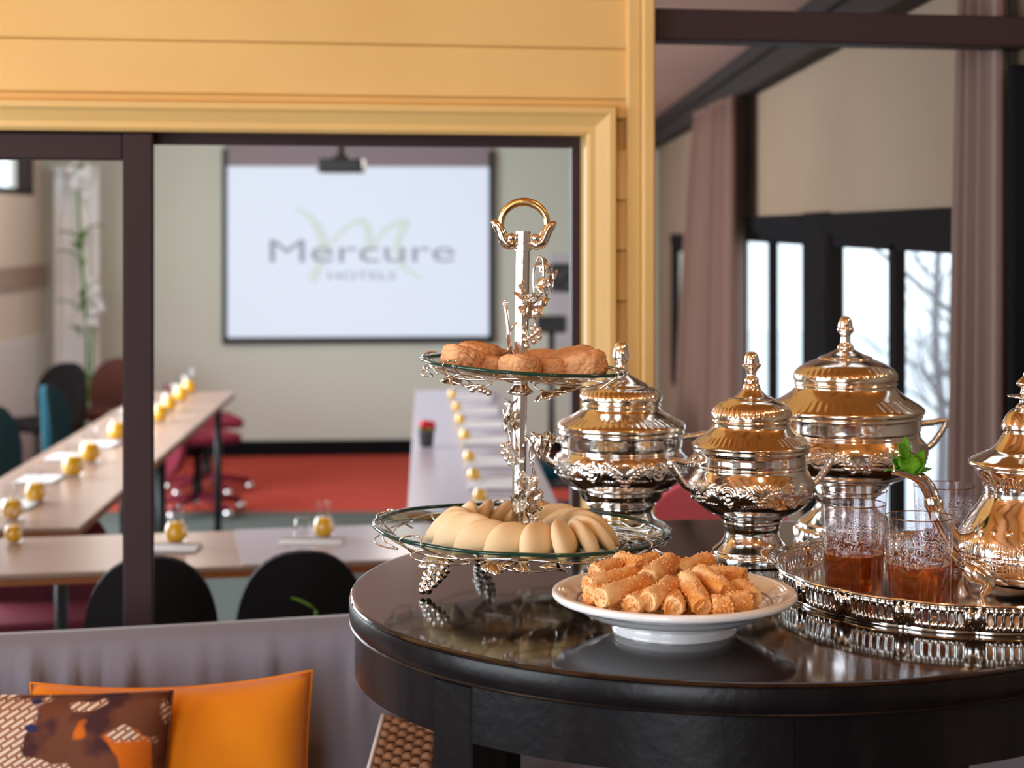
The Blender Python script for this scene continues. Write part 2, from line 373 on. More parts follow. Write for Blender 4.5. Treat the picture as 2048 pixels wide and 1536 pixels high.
# windowed wall: openings (y0, y1, z0, z1)
openings = [(3.88, 5.50, .60, 1.585), (5.90, 7.70, .60, 1.585), (8.6, 10.85, .60, 1.50)]
pieces = [box(SX, SX+.04, 3.38, 12.2, 1.585, MC+.1), box(SX, SX+.04, 3.38, 12.2, 0, .60), box(SX, SX+.04, 8.6, 10.85, 1.50, 1.585)]
ys = [3.38]+[v for o in openings for v in o[:2]]+[12.2]
for a, b in zip(ys[::2], ys[1::2]): pieces.append(box(SX, SX+.04, a, b, .60, 1.585))
struct(mk('wall_windows', *merge(pieces), plaster_beige, smooth=False))
for i, (a, b, z0, z1) in enumerate(openings):
    fr = [box(SX-.02, SX+.03, a, b, z1-.055, z1+.01), box(SX+.0, SX+.03, a, b, z1-.095, z1-.055), box(SX-.01, SX+.03, a, b, z0-.02, z0+.05),
          box(SX-.012, SX+.03, a-.03, a+.04, z0, z1), box(SX-.012, SX+.03, b-.04, b+.03, z0, z1)]
    m = (a+b)/2+(.0 if i else -.08)
    fr.append(box(SX, SX+.028, m-.04, m+.04, z0, z1-.08))
    w = struct(mk('window_%d' % (i+2), *merge(fr), black_frame, smooth=False))
    mk('pane', *box(SX+.012, SX+.017, a+.04, m-.04, z0+.05, z1-.095), glass_pane, w, False)
    mk('pane', *box(SX+.012, SX+.017, m+.04, b-.04, z0+.05, z1-.095), glass_pane, w, False)
struct(mk('trim_4', *box(SX-.02, SX+.04, 5.48, 5.92, .0, 1.60, .005), black_frame, smooth=False))
struct(mk('trim_5', *box(.953, 1.03, 3.325, 3.368, 0, 1.86, .004), black_frame, smooth=False))
# wall beyond the sliding door, with its high window, rail and pale wainscot
lw = [box(LX-.15, LX, 2.3, 12.2, 2.06, MC+.1), box(LX-.15, LX, 2.3, 12.2, 0, .80), box(LX-.15, LX, 2.3, 5.0, .8, 2.06), box(LX-.15, LX, 9.3, 9.9, .8, 2.06),
      box(LX-.15, LX, 9.9, 11.5, .8, 1.76), box(LX-.15, LX, 11.5, 12.2, .8, 2.06)]
struct(mk('wall_side', *merge(lw), plaster_cream, smooth=False))
for i, (a, b, z0, z1) in enumerate([(5.0, 9.3, .80, 2.06), (9.9, 11.5, 1.76, 2.06)]):
    n_ = 4 if i == 0 else 2
    fr = [box(LX-.10, LX+.0, a, b, z0, z0+.04), box(LX-.10, LX+.0, a, b, z1-.04, z1)]+[box(LX-.10, LX+.0, a+(b-a)*t/n_-.02, a+(b-a)*t/n_+.02, z0, z1) for t in range(n_+1)]
    w = struct(mk('window_%d' % (i+5), *merge(fr), frame_dark, smooth=False))
    for t in range(n_): mk('pane', *box(LX-.06, LX-.055, a+(b-a)*t/n_+.02, a+(b-a)*(t+1)/n_-.02, z0+.04, z1-.04), glass_pane, w, False)
struct(mk('trim_6', *box(LX, LX+.03, 9.3, 11.95, 1.16, 1.30, .004), table_wood, smooth=False))
struct(mk('trim_7', *box(LX, LX+.025, 9.3, 11.9, .0, .84, .004), paper, smooth=False))
# floors
struct(mk('floor', *box(-3.4, 3.4, -3.2, 3.75, -.06, 0), floor_dark, smooth=False))
struct(mk('floor.001', *box(LX-.1, SX+.1, 3.75, 9.55, -.06, 0), carpet_grey, smooth=False))
V, F = box(LX-.1, SX+.1, 9.55, 12.3, -.06, .004)
struct(mk('floor.002', *box(LX-.1, SX+.1, 9.55, 12.3, -.06, 0.003), carpet_red, smooth=False))
# ground and trees outside
struct(mk('ground', *box(SX+.17, 26, -4, 40, -.9, -.8), exterior, smooth=False))
# lounge shell behind and beside the camera
struct(mk('wall_back', *merge([box(-2.75, 3.4, -2.85, -2.7, 0, .22), box(-2.75, 3.4, -2.85, -2.7, 2.4, LC), box(-2.75, -2.35, -2.85, -2.7, .22, 2.4), box(-.55, 3.4, -2.85, -2.7, .22, 2.4)]), lounge_wall, smooth=False))
struct(mk('wall_left', *merge([box(-2.85, -2.7, -2.85, 2.65, 0, .65), box(-2.85, -2.7, -2.85, 2.65, 2.45, LC), box(-2.85, -2.7, -2.85, -.25, .65, 2.45), box(-2.85, -2.7, 1.75, 2.65, .65, 2.45)]), lounge_wall, smooth=False))
struct(mk('wall_right', *box(2.6, 2.75, -2.85, 3.8, 0, LC), lounge_wall, smooth=False))
struct(mk('wall_right.001', *onwall(box(u2, 3.0, 0, .12, 0, LC)), lounge_wall, smooth=False))
struct(mk('ceiling', *box(-3.4, 2.75, -2.85, 3.42, LC, LC+.1), ceil_wood, smooth=False))
for i in range(12):
    struct(mk('trim_%d' % (8+i), *box(-2.7+i*.45, -2.66+i*.45, -2.7, 2.55, LC-.05, LC, .004), ceil_wood, smooth=False))
wb = struct(mk('window_7', *merge([box(-2.35+1.8*t/3-.02, -2.35+1.8*t/3+.02, -2.76, -2.70, .22, 2.4) for t in range(4)]+[box(-2.35, -.55, -2.76, -2.7, z-.02, z+.02) for z in (.24, 1.3, 2.38)]), frame_dark, smooth=False))
wl = struct(mk('window_8', *merge([box(-2.76, -2.70, -.25+2*t/4-.02, -.25+2*t/4+.02, .65, 2.45) for t in range(5)]+[box(-2.76, -2.7, -.25, 1.75, z-.02, z+.02) for z in (.67, 1.85, 2.43)]), frame_dark, smooth=False))
# thin mullions stand in front of the daylight, so that windows reflect as panes
struct(mk('trim_20', *merge([box(-2.5, -2.48, -.2+1.9*t/4-.015, -.2+1.9*t/4+.015, .7, 2.4) for t in range(1, 4)]+[box(-2.5, -2.48, -.2, 1.7, 1.75, 1.78)]), frame_dark, smooth=False))
struct(mk('trim_21', *merge([box(-2.3+1.7*t/3-.015, -2.3+1.7*t/3+.015, -2.5, -2.48, .25, 2.4) for t in range(1, 3)]), frame_dark, smooth=False))

# ------------------------------------------------------------------ meeting room furniture
# projection screen, hung on the far wall
def ufar(px):
    k = (px-1024)/FPX; return FY*k/(math.cos(FA)-k*math.sin(FA))
FYs = 11.9
uA, uB = ufar(449), ufar(983)
zt, zb = Z_(333, FYs-.05), Z_(674, FYs-.05)
scr = mk('projection_screen', *onfar(merge([box(uA-.012, uA+.022, -.055, -.03, zb-.03, Z_(300, FYs), .003), box(uB-.022, uB+.016, -.055, -.03, zb-.03, Z_(303, FYs), .003), box(uA-.012, uB+.016, -.055, -.03, zb-.045, zb, .003)])), black_plastic, smooth=False)
tag(scr, 'white projection screen with black border and grey lettering on far wall', 'screen')
mk('lit_cloth', *onfar(box(uA+.022, uB-.022, -.042, -.036, zb, zt)), screen_m, scr, False)
mk('unlit_cloth', *onfar(box(uA-.0, uB+.0, -.042, -.036, zt, Z_(286, FYs))), cloth_grey, scr, False)
def text(body, px0, px1, py_base, size_px, mat, wide=1.0, off=-.046):
    cu = bpy.data.curves.new('lettering', 'FONT'); cu.body = body; cu.size = 1; cu.extrude = .002
    o = bpy.data.objects.new('lettering', cu); COL.objects.link(o)
    bpy.context.view_layer.update(); dx = o.dimensions.x; dg = bpy.context.evaluated_depsgraph_get()
    me = bpy.data.meshes.new_from_object(o.evaluated_get(dg)); bpy.data.objects.remove(o)
    v = np.array([q.co[:] for q in me.vertices]); f = [tuple(p.vertices) for p in me.polygons]
    x0, x1 = v[:, 0].min(), v[:, 0].max(); w0, w1 = ufar(px0), ufar(px1)
    h = size_px/FPX*FYs
    cap = v[:, 1].max()
    W = np.stack([w0+(v[:, 0]-x0)/(x1-x0)*(w1-w0), off+v[:, 2]*1.0, Z_(py_base, FYs)+v[:, 1]/cap*h], -1)
    return mk('lettering', *onfar((W, f)), mat, scr, False)
text('Mercure', 540, 908, 524, 45, ink)
text('HOTELS', 657, 792, 559, 16, ink)
def fpt(px, py): return np.array((ufar(px), -.0445, Z_(py, FYs)))
def brush(pts, rad):
    V, F = tube(catmull([fpt(*p) for p in pts], 6), rad, 8)
    V = V.copy(); V[:, 1] = -.0445+(V[:, 1]+.0445)*.06
    return mk('swash', *onfar((V, F)), swash, scr)
brush([(588, 412), (625, 440), (645, 480), (640, 530), (622, 560)], [.006, .022, .034, .02, .034])
brush([(622, 560), (660, 490), (700, 450), (728, 445), (738, 480), (730, 520)], [.03, .014, .016, .024, .026, .01])
brush([(730, 520), (765, 465), (800, 445), (812, 448), (796, 480), (800, 525), (845, 560)], [.01, .016, .022, .024, .026, .022, .006])

# ceiling projector
py_ = 9.2
pr = thing('ceiling_projector', 'small dark projector hanging from ceiling in front of white screen', 'projector', (X_(683, py_), py_, Z_(332, py_)))
mk('body', *box(-.118, .118, -.11, .11, -.036, .036, .012, 2), black_plastic, pr, False)
mk('lens', *xf(capped(lathe([(.028, 0), (.03, .012), (.022, .014), (.018, .006)], 20), 20), (.05, .112, 0), (-PI/2, 0, 0)), chrome, pr)
mk('mount_pole', *capped(lathe([(.05, .036), (.05, .05), (.018, .06), (.018, MC-Z_(332, py_))], 16), 16), black_plastic, pr)

# conference tables round a U
def conf_table(name, label, A, B, w, mats, th=.028, legs=True):
    """A, B: ends of the edge that faces the camera's lane (x, y); the top lies w to the side given by the sign of w"""
    A, B = Vector((*A, 0)), Vector((*B, 0)); L = (B-A).length; ang = math.atan2(B.y-A.y, B.x-A.x)
    t = thing(name, label, 'table', (A.x, A.y, 0), ang, 'conference tables set in a U')
    y0, y1 = (0, w) if w > 0 else (w, 0)
    mk('tabletop', *box(0, L, y0, y1, .74-th*.45, .74, .003), mats, t, False)
    mk('edge_band', *box(.002, L-.002, y0+.002, y1-.002, .74-th, .74-th*.46), table_edge, t, False)
    for x in (.12, L*.5, L-.12):
        for y in (y0+.07, y1-.07):
            mk('leg', *capped(lathe([(.018, 0), (.018, .74-th)], 12), 12), black_plastic, t, True).location = (x, y, 0)
    return t
conf_table('conference_table', 'long pale wooden conference table along the white-curtained side, lined with juice bottles', (-1.169, 4.72), (-1.367, 8.64), .44, table_wood)
conf_table('conference_table', 'pale wooden conference table crossing behind the two black chairs', (-1.95, 3.93), (.35, 4.385), .50, table_wood)
conf_table('conference_table', 'lilac-white conference table bearing the red flower pot and notepads', (-.300, 5.02), (-.480, 8.72), -.44, table_white)
def laminate(u0, u1):
    pass
# a lilac-white half of the crossing table
c0 = Vector((-1.95, 3.93)); ca = math.atan2(.455, 2.30)
tw = thing('conference_table', 'lilac-white tabletop section of crossing table under the empty tumbler', 'table', (c0.x, c0.y, 0), ca, 'conference tables set in a U')
mk('tabletop', *box(1.33, 2.34, .001, .499, .7402, .7425), table_white, tw, False)

# juice bottles: yellow juice in a bulb, clear neck, on a small pad
def bottle(loc, label, grp, sc=1.0):
    t = thing('juice_bottle', label, 'bottle', loc, 0, grp); t.scale = (sc, sc, sc)
    mk('juice', *capped(lathe(catmull([(.016, .003), (.0255, .012), (.0285, .026), (.0255, .041), (.021, .052)], 3), 18), 18), juice, t)
    mk('glass_body', *lathe(catmull([(.005, .0), (.020, .001), (.027, .012), (.0295, .027), (.026, .042), (.021, .055), (.019, .075), (.021, .098)], 3), 18), glass_small, t)
    return t
def onplane(px, py, z=.742):
    Y = (CAM_Z-z)*FPX/(py-YH); return Vector((X_(px, Y), Y, z))
left_pts = [(377, 788), (361, 802), (338, 822), (319, 843), (234, 880), (180, 924), (146, 952), (71, 1004), (24, 1040), (27, 1082)]
for i, (a, b) in enumerate(left_pts[:9]):
    bottle(onplane(a, b), '%s juice bottle from the far end of the long pale wooden table' % ORD[i], 'orange juice bottles on the tables', 1.2 if i < 7 else 1.05)
bottle(onplane(27, 1085), 'juice bottle on the crossing table nearest the long wooden table', 'orange juice bottles on the tables', .82)
bottle(onplane(352, 1086), 'juice bottle with clear neck just beside the dark door post', 'orange juice bottles on the tables', 1.0)
bottle(onplane(648, 1074), 'juice bottle beside the empty tumbler on the crossing table', 'orange juice bottles on the tables', .95)
right_pts = [(905, 797), (914, 822), (921, 848), (930, 880), (939, 925), (948, 962), (960, 1004)]
for i, (a, b) in enumerate(right_pts):
    bottle(onplane(a, b), '%s juice bottle from the far end of the lilac-white table' % ORD[i], 'orange juice bottles on the tables', .72)
# notepads
def pad(px, py, label, w=.10, d=.14, rz=0.0):
    p = onplane(px, py)
    t = thing('notepad', label, 'notepad', p, rz, 'white notepads on the tables')
    mk('sheets', *box(-w/2, w/2, -d/2, d/2, 0, .006), paper, t, False)
    mk('cover_strip', *box(-w/2-.001, w/2+.001, d/2-.012, d/2+.001, 0, .0075), cloth_grey, t, False)
pad(345, 1098, 'white notepad under the juice bottle beside the door post', .13, .09)
pad(622, 1086, 'white notepad under the empty tumbler', .16, .07)
for i, (a, b) in enumerate([(948, 795), (958, 822), (965, 850), (972, 882), (982, 925), (992, 968), (1004, 1012)]):
    pad(a, b, '%s notepad from the far end of the lilac-white table' % ORD[i], .17, .24)
for i, (a, b) in enumerate([(290, 835), (215, 890), (150, 915), (95, 960), (45, 1010)]):
    pad(a-15, b, '%s notepad from the far end of the long pale wooden table' % ORD[i], .12, .17)
p = onplane(605, 1080)
tb = thing('tumbler', 'empty upturned glass tumbler on the crossing table', 'glass', (p.x, p.y, .748))
mk('bowl', *lathe([(.023, 0), (.022, .03), (.018, .052), (.002, .053)], 18), glass_small, tb)
# flower pot
p = onplane(853, 892)
fp = thing('flower_pot', 'dark pot of red flowers on the lilac-white table', 'flowers', p)
mk('pot', *capped(lathe([(.024, 0), (.030, .055), (.031, .06), (.027, .06), (.026, .05)], 18), 18), pot_grey, fp)
for i in range(9):
    a = i*2.4; r = .021*math.sqrt(i/8); mk('blossom', *ball(.014, 2, (r*math.cos(a), r*math.sin(a), .075+.008*math.cos(i*1.7))), flower_red, fp)
mk('leaf', *merge([xf(ball(.012, 1), (.026*math.cos(a), .026*math.sin(a), .064), (0, 0, a), (1.2, .7, .5)) for a in (0.2, 1.3, 2.7, 4.0, 5.2)]), leaf_green, fp)

# chairs
def chair(name, label, loc, rz, fab, w=.30, h=.86, oval=True, base='legs', grp=None, seat_z=.45):
    """faces local +y"""
    t = thing(name, label, 'chair', loc, rz, grp)
    D = .36
    mk('seat', *box(-w/2*.95, w/2*.95, 0.02, D, seat_z-.06, seat_z, .025, 3), fab, t, True, sharp=50)
    def fn(u, v):
        a = u*2*PI; r = v
        x = r*w/2*math.copysign(abs(math.cos(a))**.85, math.cos(a)); z = h-.21+r*.21*math.copysign(abs(math.sin(a))**.85, math.sin(a))
        return (x, -.0-.05*(1-(2*x/w)**2)*1.0-.06*(z-seat_z), z)
    A, F = grid(40, 7, fn)
    B = A+np.array((0, .03, 0)); n = len(A); G = [tuple(reversed(f)) for f in F]+[tuple(i+n for i in f) for f in F]
    o = 6*40; G += [(o+i, o+(i+1) % 40, o+(i+1) % 40+n, o+i+n) for i in range(40)]
    mk('backrest', np.vstack([A, B]), G, fab, t, True, sharp=60)
    mk('back_support', *tube([(0, .20, seat_z-.06), (0, .02, seat_z-.07), (0, -.055, seat_z+.04), (0, -.065, h-.30)], .014, 8), chrome if base != 'legs' else black_plastic, t)
    if base == 'legs':
        for sx in (-1, 1):
            for y in (.05, D-.03):
                mk('leg', *tube([(sx*w*.40, y, seat_z-.06), (sx*w*.46, y+(.03 if y > .1 else -.05), 0.012)], .012, 8), black_plastic, t)
    else:
        mk('gas_lift', *capped(lathe([(.03, .08), (.03, .2), (.02, .2), (.02, seat_z-.06)], 14), 14), black_plastic, t).location = (0, .18, 0)
        for k in range(5):
            a = k*2*PI/5+.3
            l = mk('base_arm', *tube([(0, .18, .10), (.13*math.cos(a), .18+.13*math.sin(a), .085), (.25*math.cos(a), .18+.25*math.sin(a), .06)], [.022, .02, .016], 8), chair_maroon, t)
            mk('caster', *ball(.028, 2, (.25*math.cos(a), .18+.25*math.sin(a), .028)), chrome, l)
    return t
chair('meeting_chair', 'black round-backed chair half hidden by the dark door post', (X_(303, 3.72), 3.72, 0), WA, chair_black, .285, .862, grp='black chairs at the crossing table')
chair('meeting_chair', 'black round-backed chair standing nearer the cake stand', (X_(603, 3.78), 3.78, 0), WA, chair_black, .285, .862, grp='black chairs at the crossing table')
for i, (x, y, rz) in enumerate([(-1.95, 10.15, -1.2), (-1.85, 9.35, -1.0)]):
    chair('swivel_chair', 'maroon swivel chair on chrome base, %s the red carpet edge' % ('beyond' if i == 0 else 'just before'), (x, y, 0), rz, chair_maroon, .42, .64, base='swivel', grp='maroon swivel chairs')
chair('swivel_chair', 'maroon swivel chair tucked under the crossing table', (-1.42, 5.35, 0), PI+.2, chair_maroon, .40, .70, base='swivel', grp='maroon swivel chairs', seat_z=.42)
for i, (x, y) in enumerate([(-2.13, 7.35), (-2.16, 8.3), (-2.2, 6.45)]):
    chair('teal_chair', ['teal chair second from the far end of the long wooden table', 'teal chair at the far end of the long wooden table', 'teal chair third from the far end of the long wooden table'][i], (x, y, 0), -PI/2, chair_teal, .38, .80, grp='teal chairs')
for i, (x, y, m) in enumerate([(.62, 5.0, chair_teal), (.50, 5.75, chair_teal), (.43, 6.9, chair_teal), (.36, 8.2, chair_teal)]):
    chair('teal_chair', '%s teal chair counted outward from the dark tureen along the lilac-white table' % ORD[i], (x, y, 0), PI/2, m, .38, .80, grp='teal chairs')
chair('pink_chair', 'pink tub chair glimpsed between the two tureens', (.50, 4.42, 0), .35, chair_pink, .44, .93, grp='pink chairs', seat_z=.5)
chair('pink_chair', 'small pink chair back glimpsed beside the teal chairs', (.56, 5.38, 0), PI/2, chair_pink, .30, .74, grp='pink chairs')

# notice board and flip chart on far wall beside the screen
uC, uD = ufar(1098), ufar(1160)
nb = mk('notice_board', *onfar(box(uC, uD+.05, -.03, -.002, Z_(692, FYs), Z_(508, FYs), .002)), poster_light, smooth=False)
tag(nb, 'pale notice board with a dark picture, beside the screen', 'board')
mk('dark_picture', *onfar(box(uC+.01, uD+.04, -.034, -.03, Z_(586, FYs), Z_(527, FYs))), poster_dark, nb, False)
# black speaker column by the board
sp = thing('floor_stand', 'slim dark stand rising behind the cake stand post', 'stand', (X_(1103, 10.5), 10.5, 0))
mk('pole', *capped(lathe([(.02, .02), (.02, .92)], 12), 12), black_plastic, sp)
mk('foot', *capped(lathe([(.15, 0), (.15, .015), (.03, .03)], 20), 20), black_plastic, sp)
mk('speaker_box', *box(-.09, .09, -.08, .08, .92, 1.02, .01), black_plastic, sp, False)

# curtains: real folds, hanging from a rail by the windowed wall
def curtain(name, label, p0, p1, z0, z1, folds, depth, mat, top_scale=1.0, anchor=0.0, grp='curtains'):
    """hangs along p0-p1; narrower at the top by top_scale about the anchor end"""
    p0, p1 = np.array(p0, float), np.array(p1, float); d = p1-p0; L = np.linalg.norm(d); d /= L; nrm = np.array((-d[1], d[0]))
    def fn(u, v):
        s = top_scale+(1-top_scale)*(1-v)**.7; uu = anchor+(u-anchor)*s
        q = p0+d*L*uu+nrm*depth*(math.sin(u*folds*2*PI)+.35*math.sin(u*folds*4.6*PI+1.0))*(.75+.25*(1-v))
        return (q[0], q[1], z0+(z1-z0)*v)
    V, F = solid_sheet(folds*14+1, 12, fn, (nrm[0]*.006, nrm[1]*.006, 0))
    o = mk(name, V, F, mat); tag(o, label, 'curtain', grp)
    mk('heading_tape', *tube([fn(t/40, 1.0)[:2]+(z1-.01,) for t in range(41)], .012, 6), mat, o)
    return o
curtain('curtain', 'mauve curtain hanging between the dark far window and the first bright pane', (.92, 7.12), (.875, 9.30), .02, 2.088, 6, .05, curtain_d, .52, 0.0)
curtain('curtain', 'mauve curtain hanging at the near end of windowed wall, behind the teapot', (.968, 3.425), (.945, 3.80), .02, 2.088, 4, .022, curtain_m, .72, 0.0)
curtain('curtain', 'white full-length curtain in the far corner behind the sliding door glass', (-3.0, 11.45), (-2.69, 11.40), .02, 1.95, 3, .03, curtain_w, 1.0, 0.0)
# low white cabinet, dark armchair by far corner
cb = thing('low_cabinet', 'low pale grey cabinet against the wall beyond the sliding door', 'cabinet', (-2.93, 9.15, 0))
mk('body', *box(-.19, .17, -.75, .6, .03, .46, .006), paper, cb, False)
for k in range(3):
    dr = mk('door', *box(.17, .182, -.74+k*.447, -.30+k*.447, .05, .44, .003), paper, cb, False)
    mk('handle', *box(.182, .194, -.54+k*.447, -.50+k*.447, .36, .372), chrome, dr, False)
chair('armchair', 'black padded armchair in the far corner before the white curtain', (-2.62, 10.2, 0), PI*.8, chair_black, .42, .76)
chair('armchair', 'brownish padded chair next to the black armchair', (-2.44, 10.8, 0), PI*.9, M('brown_chair_fabric', srgb(92, 50, 40), .8), .36, .74)
# made-up plant by the white curtain; its blossoms imitate bright reflections in glass
fl = thing('reflection_plant', 'made-up green plant, its white blossoms standing in for bright glass reflections before the white curtain', 'plant', (X_(168, 11.2), 11.2, 0))
mk('pot', *capped(lathe([(.10, 0), (.13, .26), (.135, .27), (.12, .27)], 20), 20), pot_grey, fl)
mk('stem', *merge([tube(catmull([(0, 0, .26), (.02, 0, .8), (-.02, 0, 1.4), (-.05, .02, 1.93)], 4), .010, 6), tube(catmull([(0, 0, .26), (.05, .01, .7), (.065, 0, 1.2)], 4), .010, 6)]), leaf_green, fl)
rnd = random.Random(3)
for k in range(22):
    hi = k < 12
    c = (-.03+rnd.uniform(-.05, .05), rnd.uniform(-.04, .04), rnd.uniform(1.74, 1.96)) if hi else (.065+rnd.uniform(-.035, .035), rnd.uniform(-.03, .03), rnd.uniform(.93, 1.2))
    mk('blossom', *xf(ball(.042, 1), c, (rnd.random()*3, rnd.random()*3, 0), (1, .8, .55)), paper, fl)
for k in range(14):
    z = rnd.uniform(.5, 1.9); a = rnd.random()*6.28
    V, F = grid(5, 7, lambda u, v: ((u-.5)*.05*math.sin(PI*min(max(v, .04), .96)), v*.17, .03*math.sin(v*PI)+abs(u-.5)*.02))
    mk('leaf', *xf((V, F), (-.02, 0, z), (.4, 0, a)), leaf_green, fl)
# slender plant just inside the door opening
pl = thing('slender_plant', 'slender green plant whose leaf tip shows above the grey sofa back', 'plant', (X_(612, 3.42), 3.42, 0))
mk('pot', *capped(lathe([(.07, 0), (.09, .2), (.094, .21), (.08, .21)], 18), 18), pot_grey, pl)
for k, (dx, dy, zt_) in enumerate([(-.03, .01, .70), (.02, .02, .72), (.06, .0, .68), (-.07, .03, .66), (-.015+.035, .0, .800)]):
    mk('stem', *tube(catmull([(0, 0, .2), (dx*.3, dy, .5), (dx, dy, zt_)], 5), .004, 6), leaf_green, pl)
    V, F = solid_sheet(5, 9, lambda u, v: (-v*.05, (u-.5)*.022*math.sin(PI*min(max(v, .05), .97)), .034*v-.010*v*v+abs(u-.5)*.006), (0, 0, .0014))
    mk('leaf', *xf((V, F), (dx, dy, zt_), (0, 0, k*.5-.2 if k != 4 else 0)), leaf_green, pl)
# bare trees outside the windows
def tree(x, y, label, seed):
    r_ = random.Random(seed)
    t = thing('bare_tree', label, 'tree', (x, y, -.8), 0, 'bare trees outside the windows')
    mk('trunk', *tube(catmull([(0, 0, -.02), (.03, .02, .8), (-.02, .05, 1.6), (.05, 0, 3.2)], 5), [.05, .042, .034, .018], 8), bark, t)
    for k in range(11):
        z = r_.uniform(.9, 3.0); a = r_.random()*6.28; L = r_.uniform(.5, 1.1)
        q = [(0, 0, z)]
        for s in range(1, 5): q.append((q[-1][0]+math.cos(a)*L/4+r_.uniform(-.05, .05), q[-1][1]+math.sin(a)*L/4+r_.uniform(-.05, .05), q[-1][2]+L/4*r_.uniform(.3, 1.1)))
        b = mk('branch', *tube(catmull(q, 4), [.016, .011, .006, .003], 6), bark, t)
        for w in range(3):
            s = q[1+w]; a2 = a+r_.uniform(-1.3, 1.3)
            mk('twig', *tube([s, (s[0]+.14*math.cos(a2), s[1]+.14*math.sin(a2), s[2]+.10), (s[0]+.24*math.cos(a2), s[1]+.24*math.sin(a2), s[2]+.26)], [.006, .004, .002], 5), bark, b)
for i, (x, y) in enumerate([(2.25, 8.6), (3.3, 13.5), (2.9, 11.4), (4.2, 15.5)]):
    tree(x, y, ['bare tree nearest the windows, behind the big tureen', 'bare tree seen past the mauve curtain behind teapot', 'bare slim tree before the mullion of the nearer window', 'bare tree farthest from the windows'][i], 11+i)

# ------------------------------------------------------------------ sofa, cushions, wicker stool
SY = 2.915                                           # front of the sofa back: Y = SY + WS*X
def sofa_top(x):                                     # the top roll sags a little
    return .905+.010*math.sin(x*2.1+.4)
sofa = thing('sofa', 'long grey fabric sofa with a wrinkled back along the glass door', 'sofa', (0, SY, 0), WA)
rw = random.Random(5)
wr = [(-1.02+rw.uniform(-.05, .42)*(1 if k < 14 else 2.2), rw.uniform(.005, .013), rw.uniform(.0016, .0045) if k < 14 else rw.uniform(.0008, .0024), rw.uniform(-.04, .06)) for k in range(30)]
def backf(u, v):
    x = -1.55+u*2.55
    # outline of the back in section, from the seat up over the roll and down the rear
    sec = [(-.075, .40), (-.062, .55), (-.040, .70), (-.018, .80), (-.006, .86), (.012, .893), (.045, .905), (.085, .900), (.125, .88), (.14, .80), (.145, .40), (.145, .06)]
    s = v*(len(sec)-1); i = min(int(s), len(sec)-2); t = s-i
    y = sec[i][0]*(1-t)+sec[i+1][0]*t; z = sec[i][1]*(1-t)+sec[i+1][1]*t
    if v < .62:
        f = sum(a*math.exp(-((x-c-sl*(.9-z))/w)**2) for c, w, a, sl in wr)*min(1, max(0, (.90-z)/.06))
        y -= f*4.2
    return (x, y, z+(sofa_top(x)-.905)*(1 if z > .6 else 0))
V, F = grid(230, 45, backf); mk('backrest', V, F, sofa_grey, sofa)
mk('top_piping', *tube([(x, .118, sofa_top(x)-.022) for x in np.linspace(-1.55, 1.0, 40)], .006, 6), sofa_grey, sofa)
for k in range(2):
    mk('seat_cushion', *box(-1.53+k*.66, -.885+k*.66, -.66, -.06, .30, .43, .045, 4), sofa_grey, sofa, True)
mk('base', *box(-1.53, -.23, -.64, .10, .08, .31, .01), frame_dark, sofa, False)
for x in (-1.45, -.32):
    for y in (-.58, .04): mk('leg', *box(x-.03, x+.03, y-.03, y+.03, 0, .09, .004), frame_dark, sofa, False)
mk('armrest', *box(-1.66, -1.53, -.66, .12, .08, .62, .04, 4), sofa_grey, sofa, True)
mk('end_panel', *box(-.232, .98, -.065, .10, .06, .42, .02, 3), M('sofa_shade_red', srgb(92, 52, 52), .8), sofa, True)  # dark red puts the shade low on the sofa into the colour

def pillow(name, label, c, w, h, t, rz, lean, mat, pinch=.10, roll=0.0):
    def side(s):
        def fn(u, v):
            a, b = 2*u-1, 2*v-1
            x = a*w/2*(1-pinch*(1-a*a)*0-pinch*(1-b*b)*.55*abs(a)**2); z = b*h/2*(1-pinch*(1-a*a)*.75*abs(b)**2)
            th = t/2*((1-a**4)*(1-b**4))**.55
            th += .006*math.sin(7*a+2*b)*(1-a*a)*(1-b*b)+.004*math.sin(13*b*a+3)*(1-a*a)*(1-b*b)
            return (x, s*th, z)
        return fn
    A, F = grid(36, 36, side(-1)); B, G = grid(36, 36, side(1)); n = len(A)
    F2 = F+[tuple(reversed([i+n for i in f])) for f in G]
    o = mk(name, np.vstack([A, B]), F2, mat)
    bm = bmesh.new(); bm.from_mesh(o.data); bmesh.ops.remove_doubles(bm, verts=bm.verts, dist=.0006); bm.to_mesh(o.data); bm.free(); o.data.shade_smooth()
    o.location = c; o.rotation_euler = Euler_(lean, roll, rz)
    tag(o, label, 'cushion')
    loop = [(a*w/2*(1-pinch*(1-b*b)*.55*abs(a)**2), 0, b*h/2*(1-pinch*(1-a*a)*.75*abs(b)**2)) for a, b in [(-1+2*k/20, -1) for k in range(20)]+[(1, -1+2*k/20) for k in range(20)]+[(1-2*k/20, 1) for k in range(20)]+[(-1, 1-2*k/20) for k in range(20)]]
    mk('piping', *tube(loop, .0022, 6, closed=True), mat, o)
    return o
from mathutils import Euler
def Euler_(x, y, z): return Euler((x, y, z))
pillow('cushion', 'plain orange cushion leaning on the grey sofa back', (X_(350, 2.66), 2.645, .650), .425, .430, .13, WA+.02, -.20, orange_fab, .11, .005)

